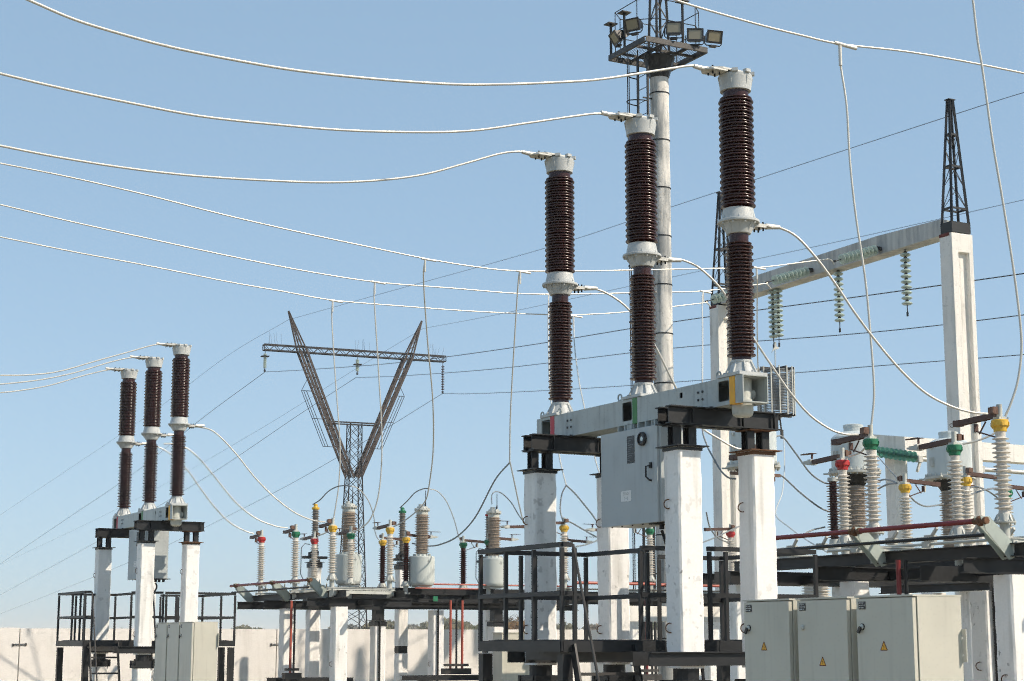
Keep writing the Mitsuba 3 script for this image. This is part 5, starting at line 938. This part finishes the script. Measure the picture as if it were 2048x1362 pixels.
# ------------------------------------------------------------------ conductors: centre lines in yard metres (s, t, z)
WIRES = {
 'N1':[(1.75,-0.38,7.59),(1.75,-0.52,7.6),(1.75,-0.84,7.51),(1.75,-1.59,7.29),(1.75,-2.14,7.17),(1.75,-2.67,7.07),(1.75,-3.19,6.99),(1.75,-3.94,6.92),(1.75,-4.65,6.88),(1.75,-5.2,6.88),(1.75,-5.77,6.9),(1.75,-6.2,6.94),(1.75,-6.62,7.0),(1.75,-7.0,7.1),(1.75,-7.39,7.2)],
 'M1':[(-0.0,-0.43,7.58),(-0.0,-0.55,7.58),(-0.0,-0.83,7.51),(0.0,-1.44,7.34),(0.0,-2.03,7.18),(-0.0,-2.6,7.08),(-0.0,-3.42,6.98),(-0.0,-4.16,6.93),(0.0,-4.96,6.9),(-0.0,-5.69,6.93),(0.0,-6.29,6.97),(-0.0,-6.83,7.02),(-0.0,-7.23,7.07)],
 'L1':[(-1.75,-0.38,7.6),(-1.75,-0.53,7.6),(-1.75,-0.79,7.54),(-1.75,-1.25,7.36),(-1.75,-1.75,7.17),(-1.75,-2.3,7.03),(-1.75,-2.96,6.92),(-1.75,-3.7,6.85),(-1.75,-4.48,6.8),(-1.75,-5.17,6.79),(-1.75,-5.84,6.81),(-1.75,-6.44,6.85),(-1.75,-6.87,6.88)],
 'N2':[(-16.67,-0.04,7.57),(-16.67,-0.26,7.57),(-16.67,-0.74,7.4),(-16.67,-1.3,7.2),(-16.67,-2.04,6.93),(-16.67,-2.59,6.82),(-16.67,-3.13,6.77),(-16.67,-3.66,6.73)],
 'M2':[(-18.42,0.03,7.56),(-18.42,-0.18,7.58),(-18.42,-0.63,7.45),(-18.42,-1.32,7.19),(-18.42,-1.99,7.0),(-18.42,-2.75,6.86),(-18.42,-3.31,6.8)],
 'L2':[(-20.17,0.08,7.56),(-20.17,-0.12,7.58),(-20.17,-0.66,7.42),(-20.17,-1.37,7.16),(-20.17,-1.97,7.01),(-20.17,-2.37,6.94),(-20.17,-2.95,6.87)],
 'N3':[(1.7,0.36,6.08),(1.74,0.48,6.08),(1.8,0.66,6.0),(1.85,0.86,5.8),(1.89,1.07,5.54),(1.93,1.28,5.25),(1.97,1.5,4.98),(2.03,1.76,4.69),(2.09,2.02,4.47),(2.17,2.27,4.34),(2.24,2.5,4.28),(2.29,2.66,4.27)],
 'M3':[(-0.02,0.41,6.08),(0.01,0.52,6.08),(0.05,0.72,6.0),(0.09,0.95,5.8),(0.1,1.17,5.53),(0.12,1.38,5.25),(0.13,1.57,5.01),(0.15,1.82,4.7),(0.18,2.06,4.46),(0.23,2.3,4.31),(0.27,2.48,4.26),(0.31,2.63,4.26)],
 'L3':[(-1.78,0.39,6.07),(-1.76,0.51,6.07),(-1.73,0.7,6.0),(-1.71,0.9,5.87),(-1.7,1.1,5.66),(-1.71,1.3,5.42),(-1.75,1.58,5.0),(-1.77,1.77,4.73),(-1.77,1.97,4.52),(-1.74,2.21,4.39),(-1.71,2.43,4.29),(-1.67,2.64,4.28)],
 'N4':[(-16.78,0.5,6.04),(-16.74,0.71,6.05),(-16.68,0.99,5.96),(-16.64,1.39,5.59),(-16.61,1.8,5.12),(-16.57,2.21,4.74),(-16.52,2.61,4.46),(-16.45,2.95,4.32),(-16.4,3.2,4.29)],
 'M4':[(-18.5,0.55,5.89),(-18.49,0.73,5.9),(-18.48,1.04,5.82),(-18.49,1.33,5.6),(-18.54,1.66,5.27),(-18.6,2.12,4.8),(-18.62,2.56,4.49),(-18.6,3.0,4.33),(-18.59,3.27,4.3)],
 'L4':[(-20.25,0.55,6.04),(-20.25,0.74,6.06),(-20.26,1.13,5.96),(-20.32,1.62,5.6),(-20.42,1.97,5.22),(-20.52,2.35,4.82),(-20.58,2.72,4.51),(-20.6,3.08,4.34),(-20.61,3.28,4.29)],
 'W1':[(-14.87,-4.39,10.29),(-14.87,-3.7,10.25),(-14.87,-2.38,10.15),(-14.87,-1.0,10.0),(-14.87,0.44,9.81),(-14.87,1.94,9.65),(-14.87,3.5,9.51),(-14.87,4.58,9.42),(-14.87,5.69,9.37),(-14.87,6.72,9.39),(-14.87,8.62,9.59),(-14.87,11.28,9.91),(-14.87,12.65,10.07),(-14.87,14.42,10.43),(-14.87,14.71,10.47),(-14.87,14.83,10.37)],
 'W2':[(-17.37,-3.88,10.22),(-17.37,-3.14,10.13),(-17.37,-1.71,9.95),(-17.37,-0.22,9.79),(-17.37,1.33,9.63),(-17.37,2.94,9.49),(-17.37,4.62,9.41),(-17.37,6.38,9.45),(-17.37,8.22,9.5),(-17.37,9.89,9.66),(-17.37,11.49,9.85),(-17.37,12.95,10.02),(-17.37,14.69,10.36),(-17.37,14.79,10.38),(-17.37,14.93,10.27)],
 'W3':[(-19.87,-3.38,10.15),(-19.87,-2.59,10.08),(-19.87,-1.05,9.93),(-19.87,0.55,9.8),(-19.87,2.21,9.64),(-19.87,3.47,9.55),(-19.87,4.72,9.46),(-19.87,6.37,9.48),(-19.87,8.28,9.53),(-19.87,10.25,9.63),(-19.87,10.98,9.69),(-19.87,12.4,9.89),(-19.87,14.62,10.31),(-19.87,14.8,10.35),(-19.87,14.95,10.25)],
 'D1':[(-14.87,4.58,9.41),(-15.16,4.69,9.05),(-15.93,5.16,8.0),(-16.73,5.68,6.9),(-17.47,6.06,5.96),(-18.1,6.27,5.22),(-18.37,6.31,4.94),(-18.69,6.25,4.74),(-19.13,6.12,4.53),(-19.41,6.02,4.44)],
 'D2':[(-17.37,4.62,9.41),(-17.43,4.64,9.04),(-17.61,4.84,7.59),(-17.79,5.02,6.14),(-17.98,5.06,5.11),(-18.16,4.96,4.54),(-18.32,4.78,4.31),(-18.42,4.67,4.26)],
 'D3':[(-19.87,4.72,9.45),(-19.92,4.73,9.02),(-20.01,4.88,7.69),(-20.09,5.04,6.38),(-20.18,5.08,5.5),(-20.29,5.04,4.84),(-20.37,4.99,4.46),(-20.45,4.88,4.34),(-20.56,4.74,4.28)],
 'D4':[(-14.87,6.72,9.38),(-14.96,6.73,9.22),(-15.43,6.91,8.28),(-16.19,7.22,6.73),(-16.69,7.47,5.69)],
 'D4c':[(-16.69,7.47,5.69),(-17.12,7.35,5.35),(-17.85,7.27,4.62),(-18.37,7.11,4.23),(-18.79,6.92,4.07),(-19.1,6.76,4.04),(-19.5,6.56,4.11)],
 'D4b':[(-14.49,6.28,5.45),(-14.79,6.53,5.13),(-15.21,6.88,4.68),(-15.5,7.14,4.35)],
 'D6':[(-17.37,8.82,9.53),(-16.77,8.46,8.62),(-15.76,7.92,7.14),(-15.07,7.64,6.22),(-14.57,7.46,5.55),(-14.13,7.34,5.01)],
 'D6c':[(-14.13,7.34,5.01),(-14.15,7.56,4.85),(-14.2,7.93,4.51),(-14.24,8.18,4.28),(-14.23,8.55,4.18)],
 'D6b':[(-14.25,7.41,5.02),(-14.27,7.32,4.83),(-14.26,7.28,4.53),(-14.21,7.31,4.31)],
 'D5':[(-19.87,10.94,9.66),(-19.19,10.56,8.82),(-18.37,10.18,7.86),(-17.77,9.95,7.19),(-16.98,9.65,6.32),(-16.42,9.45,5.71),(-15.71,9.28,5.01),(-15.04,9.21,4.44),(-14.42,9.36,4.29)],
 'D7':[(-17.36,12.96,10.01),(-16.33,12.21,9.56),(-13.14,9.97,8.18),(-9.06,7.09,6.42)],
 'D7c':[(-9.06,7.09,6.42),(-8.71,6.82,5.59),(-8.53,6.78,5.24),(-8.36,6.79,5.0),(-8.18,6.82,4.76),(-8.04,6.87,4.64),(-7.94,6.94,4.62)],
 'D8':[(-14.87,12.65,10.07),(-15.33,13.01,9.91),(-16.94,14.18,9.37),(-19.06,15.76,8.66),(-19.23,15.94,8.61)],
 'G1':[(0.29,-0.42,9.14),(0.29,-0.04,9.03),(0.29,0.28,8.92),(0.29,1.29,8.84),(0.29,1.99,8.81),(0.29,2.57,8.8),(0.29,3.47,8.87),(0.29,4.26,8.9),(0.29,5.06,8.91),(0.29,5.82,8.91)],
 'G2':[(0.29,2.57,8.8),(0.28,2.58,8.55),(0.3,2.63,8.07),(0.29,2.66,7.42),(0.3,2.71,6.78),(0.32,2.8,6.03),(0.32,2.85,5.34),(0.32,2.87,4.78),(0.3,2.85,4.49),(0.28,2.83,4.31)],
 'Y2':[(2.45,2.55,8.77),(2.45,2.57,8.61),(2.44,2.62,8.18),(2.44,2.67,7.86),(2.44,2.76,7.12),(2.44,2.86,6.5),(2.44,2.96,5.82),(2.43,3.03,5.25),(2.41,3.05,4.94),(2.37,3.02,4.63),(2.32,2.96,4.4),(2.28,2.91,4.26)],
 'R2':[(0.36,4.12,4.23),(0.44,4.24,4.26),(0.55,4.41,4.34),(0.63,4.53,4.47),(0.65,4.56,4.53)],
 'R1':[(-1.64,4.1,4.27),(-1.15,3.87,4.26),(-0.75,3.65,4.3),(-0.46,3.47,4.35)],
 'T1':[(-19.12,16.54,6.98),(-16.1,14.22,5.91),(-13.64,12.25,5.03),(-11.94,10.77,4.43),(-10.43,9.94,4.05),(-9.02,9.2,3.74),(-7.46,8.41,3.43)],
 'T2':[(-7.89,7.71,5.35),(-7.88,7.87,5.36),(-7.92,8.15,5.12),(-7.98,8.5,4.8),(-7.98,8.77,4.65),(-7.98,8.96,4.62)],
 'T3':[(-7.9,7.7,4.71),(-7.9,7.86,4.7),(-7.93,8.24,4.45),(-7.96,8.68,4.21),(-7.96,8.98,4.14),(-7.95,9.21,4.14)],
 'T4':[(-7.88,9.84,4.67),(-6.49,8.8,4.57),(-5.21,7.85,4.42),(-4.1,7.01,4.25)],
 'T5':[(-7.91,9.78,4.48),(-6.69,8.88,4.44),(-5.29,7.86,4.36),(-4.1,7.01,4.25)],
 'T6':[(-7.85,9.89,5.12),(-6.05,8.53,4.72),(-4.08,7.05,4.28)],
 'T7':[(-4.03,7.13,4.11),(-5.07,8.22,4.09),(-5.94,9.18,4.12),(-6.8,10.15,4.22),(-7.87,11.36,4.37)],
 'T8':[(-2.67,7.06,4.08),(-2.98,7.5,4.13),(-3.46,8.15,4.14),(-4.05,8.91,4.11)],
 'T9':[(-2.68,7.03,3.97),(-3.09,7.7,4.1),(-3.43,8.27,4.18),(-3.94,9.11,4.27)],
 'T10':[(-8.2,8.46,3.75),(-8.22,8.71,3.85),(-8.23,8.99,3.91)],
 'T11':[(-11.97,9.05,3.83),(-12.67,9.84,3.98),(-13.4,10.67,4.16),(-14.11,11.47,4.33)],
 'T12':[(-11.93,9.13,4.4),(-12.49,9.6,4.16),(-12.93,10.09,4.0),(-13.35,10.66,3.93)],
 'T13':[(-14.21,7.39,4.32),(-14.25,7.55,4.28),(-14.34,7.83,4.18),(-14.46,8.26,4.03),(-14.59,8.74,3.95)],
 'T14':[(-14.58,8.74,4.2),(-14.35,8.19,3.97),(-14.21,7.81,3.86),(-14.12,7.55,3.82)],
 'V1':[(-20.82,4.73,4.99),(-20.51,4.77,5.07),(-20.09,4.78,5.22),(-19.75,4.83,5.3),(-19.41,4.89,5.31),(-19.18,4.94,5.28)],
 'V1b':[(-19.18,4.94,5.28),(-19.27,5.13,5.25),(-19.41,5.34,5.14),(-19.62,5.58,4.95),(-19.91,5.81,4.68),(-20.22,5.98,4.4),(-20.4,6.14,4.24),(-20.5,6.3,4.17)],
 'V2':[(-20.82,6.87,4.99),(-20.32,6.82,5.12),(-19.8,6.76,5.26),(-19.38,6.75,5.31),(-19.14,6.76,5.3)],
 'V2b':[(-19.14,6.76,5.3),(-19.28,7.06,5.26),(-19.51,7.4,5.06),(-19.92,7.8,4.69),(-20.33,8.13,4.33),(-20.5,8.32,4.17)],
 'V3':[(-19.22,8.39,5.03),(-19.46,8.52,5.25),(-19.56,8.67,5.34),(-19.7,8.92,5.31),(-19.94,9.28,5.14),(-20.34,9.73,4.85),(-20.61,10.1,4.66)],
 'P1':[(-304.04,60.03,15.52),(-231.26,52.79,18.79),(-180.9,47.79,21.07),(-148.5,44.57,23.38),(-124.29,42.16,24.71),(-110.69,40.81,22.97),(-89.43,38.7,20.39),(-69.12,36.68,18.3),(-51.41,34.92,16.68),(-35.36,33.33,15.02),(-25.47,32.34,14.02)],
 'P2':[(-369.08,74.61,11.66),(-248.4,62.62,17.1),(-182.28,56.04,20.56),(-140.53,51.9,23.52),(-123.2,50.18,24.67),(-111.62,49.02,23.18),(-90.57,46.93,20.76),(-65.62,44.45,18.3),(-46.23,42.52,16.04),(-34.26,41.34,14.89)],
 'P3':[(-433.76,89.07,8.58),(-269.46,72.74,14.48),(-188.84,64.73,18.49),(-148.83,60.76,21.29),(-122.18,58.11,23.66),(-113.28,57.22,22.5),(-90.28,54.94,19.93),(-63.95,52.32,17.28),(-57.01,51.63,16.62),(-43.01,50.24,15.22)],
 'E1':[(-322.81,63.69,25.57),(-235.72,55.03,27.08),(-182.25,49.72,28.12),(-146.12,46.13,29.39),(-123.6,43.89,29.29),(-114.07,42.94,28.4),(-98.92,41.44,27.0),(-69.09,38.47,24.2),(-54.35,37.01,23.12),(-32.18,34.8,21.49),(-26.88,34.28,21.06)],
 'E2':[(-425.51,86.66,20.42),(-263.06,70.52,23.7),(-183.74,62.64,26.53),(-144.45,58.73,28.6),(-123.2,56.62,29.57),(-105.31,54.84,27.78),(-76.73,52.0,25.21),(-56.32,49.98,23.37),(-40.74,48.43,22.07)],
}
WL = {
 'N1': ('thick aluminium conductor highest at the upper left, ending on the nearest breaker pole', 0.0125, 'aluminium'), 'M1': ('thick conductor second from the top left, ending on the middle breaker pole', 0.0125, 'aluminium'), 'L1': ('thick conductor third from the top left, ending on the rearmost pole of the nearer breaker', 0.0125, 'aluminium'),
 'N2': ('upper conductor at the left edge ending on the tallest looking pole of the farther breaker', 0.0125, 'aluminium'), 'M2': ('middle conductor at the left edge ending on the farther breaker', 0.0125, 'aluminium'), 'L2': ('lowest conductor at the left edge ending on the leftmost pole of the farther breaker', 0.0125, 'aluminium'),
 'N3': ('sagging conductor from the nearest breaker pole to the yellow capped post', 0.0125, 'aluminium'), 'M3': ('sagging conductor from the middle breaker pole to the green capped post', 0.0125, 'aluminium'), 'L3': ('sagging conductor from the left pole of the nearer breaker passing behind its beam', 0.0125, 'aluminium'),
 'N4': ('sagging conductor from the farther breaker to its yellow capped post', 0.0135, 'aluminium'), 'M4': ('sagging conductor from the farther breaker to its green capped post', 0.0135, 'aluminium'), 'L4': ('sagging conductor from the farther breaker to its red capped post', 0.0135, 'aluminium'),
 'W1': ('long bus conductor, top one of the three crossing the middle of the picture', 0.0145, 'aluminium'), 'W2': ('long bus conductor, middle one of the three crossing the middle of the picture', 0.0145, 'aluminium'), 'W3': ('long bus conductor, lowest one of the three crossing the middle of the picture', 0.0145, 'aluminium'),
 'D1': ('dropper from the top bus conductor down over the middle voltage transformer', 0.014, 'aluminium'), 'D2': ('dropper from the middle bus conductor curling to the green capped left post', 0.014, 'aluminium'), 'D3': ('dropper from the lowest bus conductor down to the red capped left post', 0.014, 'aluminium'),
 'D4': ('long white dropper from the top bus conductor left of the left breaker pole', 0.014, 'aluminium'), 'D4c': ('dark cable sweeping left from the long dropper to a dark brown yellow capped post', 0.016, 'cable_grey'), 'D4b': ('short white branch from the long dropper to a yellow capped post behind the column', 0.013, 'aluminium'),
 'D6': ('white dropper running down hidden behind the left breaker pole', 0.014, 'aluminium'), 'D6c': ('grey cable bending right behind the control box from the hidden dropper', 0.015, 'cable_grey'), 'D6b': ('short dark tail to the yellow capped post left of the control box', 0.013, 'cable_grey'), 'D5': ('slanting white dropper just right of the left breaker pole', 0.014, 'aluminium'), 'D7': ('white dropper left of the nearest breaker pole', 0.014, 'aluminium'), 'D7c': ('grey cable curving down to the current transformer between the front columns', 0.014, 'cable_grey'), 'D8': ('dropper right of the nearest breaker pole running to the hanging coil', 0.014, 'aluminium'),
 'G1': ('conductor crossing the upper right corner', 0.0125, 'aluminium'), 'G2': ('long dropper from the upper right conductor to the green capped post', 0.0125, 'aluminium'), 'Y2': ('long dropper at the right edge to the yellow capped post', 0.0125, 'aluminium'), 'R2': ('short curved conductor between the rear green post and the yellow capped post', 0.0125, 'aluminium'), 'R1': ('short curved conductor between the red and the green capped right posts', 0.0125, 'aluminium'),
 'T1': ('thin pale wire from the coil past the breaker column down to the black frame', 0.011, 'aluminium'), 'T2': ('upper blue grey cable from the breaker column to the middle current transformer', 0.014, 'cable_grey'), 'T3': ('lower blue grey cable from the breaker column passing behind the red capped post', 0.014, 'cable_grey'),
 'T4': ('upper short grey cable between a current transformer and the rear yellow post', 0.014, 'cable_grey'), 'T5': ('lower short grey cable between a current transformer and the rear yellow post', 0.014, 'cable_grey'), 'T6': ('straight thin grey wire slanting down to the rear yellow post', 0.009, 'cable_grey'), 'T7': ('grey cable sagging right from the rear yellow post', 0.013, 'cable_grey'), 'T8': ('short grey cable by the rearmost yellow cap beside the portal column', 0.013, 'cable_grey'), 'T9': ('grey cable rising right across the portal column', 0.013, 'cable_grey'), 'T10': ('short grey cable reaching the foot of the dark brown post', 0.014, 'cable_grey'),
 'T11': ('grey cable rising to the red cap between the front columns', 0.014, 'cable_grey'), 'T12': ('curved grey cable falling past the red cap between the front columns', 0.013, 'cable_grey'), 'T13': ('grey cable sloping right from the yellow cap left of the control box', 0.014, 'cable_grey'), 'T14': ('grey cable curving up toward the control box from the platform rail', 0.013, 'cable_grey'),
 'V1': ('dark cable arching up from the yellow capped arrester', 0.013, 'cable_grey'), 'V1b': ('thin pale wire falling from the arch above the left voltage transformer', 0.010, 'aluminium'), 'V2': ('dark cable arching up from the green capped arrester', 0.013, 'cable_grey'), 'V2b': ('thin pale wire falling from the arch above the middle voltage transformer', 0.010, 'aluminium'), 'V3': ('dark cable arching over the right voltage transformer', 0.012, 'cable_grey'),
 'P1': ('line conductor from the left end of the pylon crossarm', 0.022, 'line_wire'), 'P2': ('line conductor from the middle of the pylon crossarm', 0.022, 'line_wire'), 'P3': ('line conductor from the right end of the pylon crossarm', 0.022, 'line_wire'), 'E1': ('thin earth wire from the left tip of the pylon', 0.014, 'line_wire'), 'E2': ('thin earth wire from the right tip of the pylon', 0.014, 'line_wire')}
RUN_ON = {'N1': ((1, 14),), 'M1': ((1, 14),), 'L1': ((1, 14),), 'N2': ((1, 16),), 'M2': ((1, 16),), 'L2': ((1, 16),), 'W1': ((0, 14),), 'W2': ((0, 14),), 'W3': ((0, 14),), 'G1': ((0, 12), (1, 12)), 'Y2': ((0, 1.5),)}
KINK = {'P1': 4, 'P2': 4, 'P3': 4, 'E1': 4, 'E2': 4}
for k, pts in WIRES.items():
    lab, r, mat = WL[k]; b = MB()
    if k[0] in 'PE':      # the spans on the two sides of the pylon meet in its clamp
        j = KINK[k]; q = np.vstack([spline(pts[:j + 1], 9), spline(pts[j:], 9)[1:]]); b.tube(q, r, 5)
    else:
        q = spline(pts, 9)
        for end, far in RUN_ON.get(k, ()):      # carry the conductor on towards its next support
            e, d = (q[0], q[0] - q[2]) if end == 0 else (q[-1], q[-1] - q[-3]); d = d / np.linalg.norm(d)
            ext = np.array([e + d * u + np.array([0, 0, 0.006 * u * u]) for u in np.linspace(0, far, 12)[1:]])
            q = np.vstack([ext[::-1], q]) if end == 0 else np.vstack([q, ext])
        b.tube(q, r, 10)
    one('conductor' if mat != 'cable_grey' else 'connecting_cable', b, mat, lab, 'wire')
def tee(pt, along, label):    # pressed tee clamp where a dropper leaves a conductor
    b = MB(); p = np.asarray(pt); b.rod(p - np.asarray(along) * 0.08, p + np.asarray(along) * 0.24, 0.022, 10); b.rod(p - (0, 0, 0.02), p - (0, 0, 0.26), 0.020, 10); one('tee_clamp', b, 'aluminium', label, 'clamp', None, 'pressed tee clamps')
for k, n in (('D1', 'top bus conductor over the middle voltage transformer'), ('D2', 'middle bus conductor at the left'), ('D3', 'lowest bus conductor at the left'), ('D4', 'top bus conductor left of the left breaker pole'), ('D5', 'lowest bus conductor right of the left breaker pole'), ('D7', 'middle bus conductor left of the nearest breaker pole'), ('D8', 'top bus conductor right of the nearest breaker pole'), ('G2', 'upper right conductor')):
    tee(WIRES[k][0], (0, 1, -0.06), f'pressed tee clamp on the {n}')
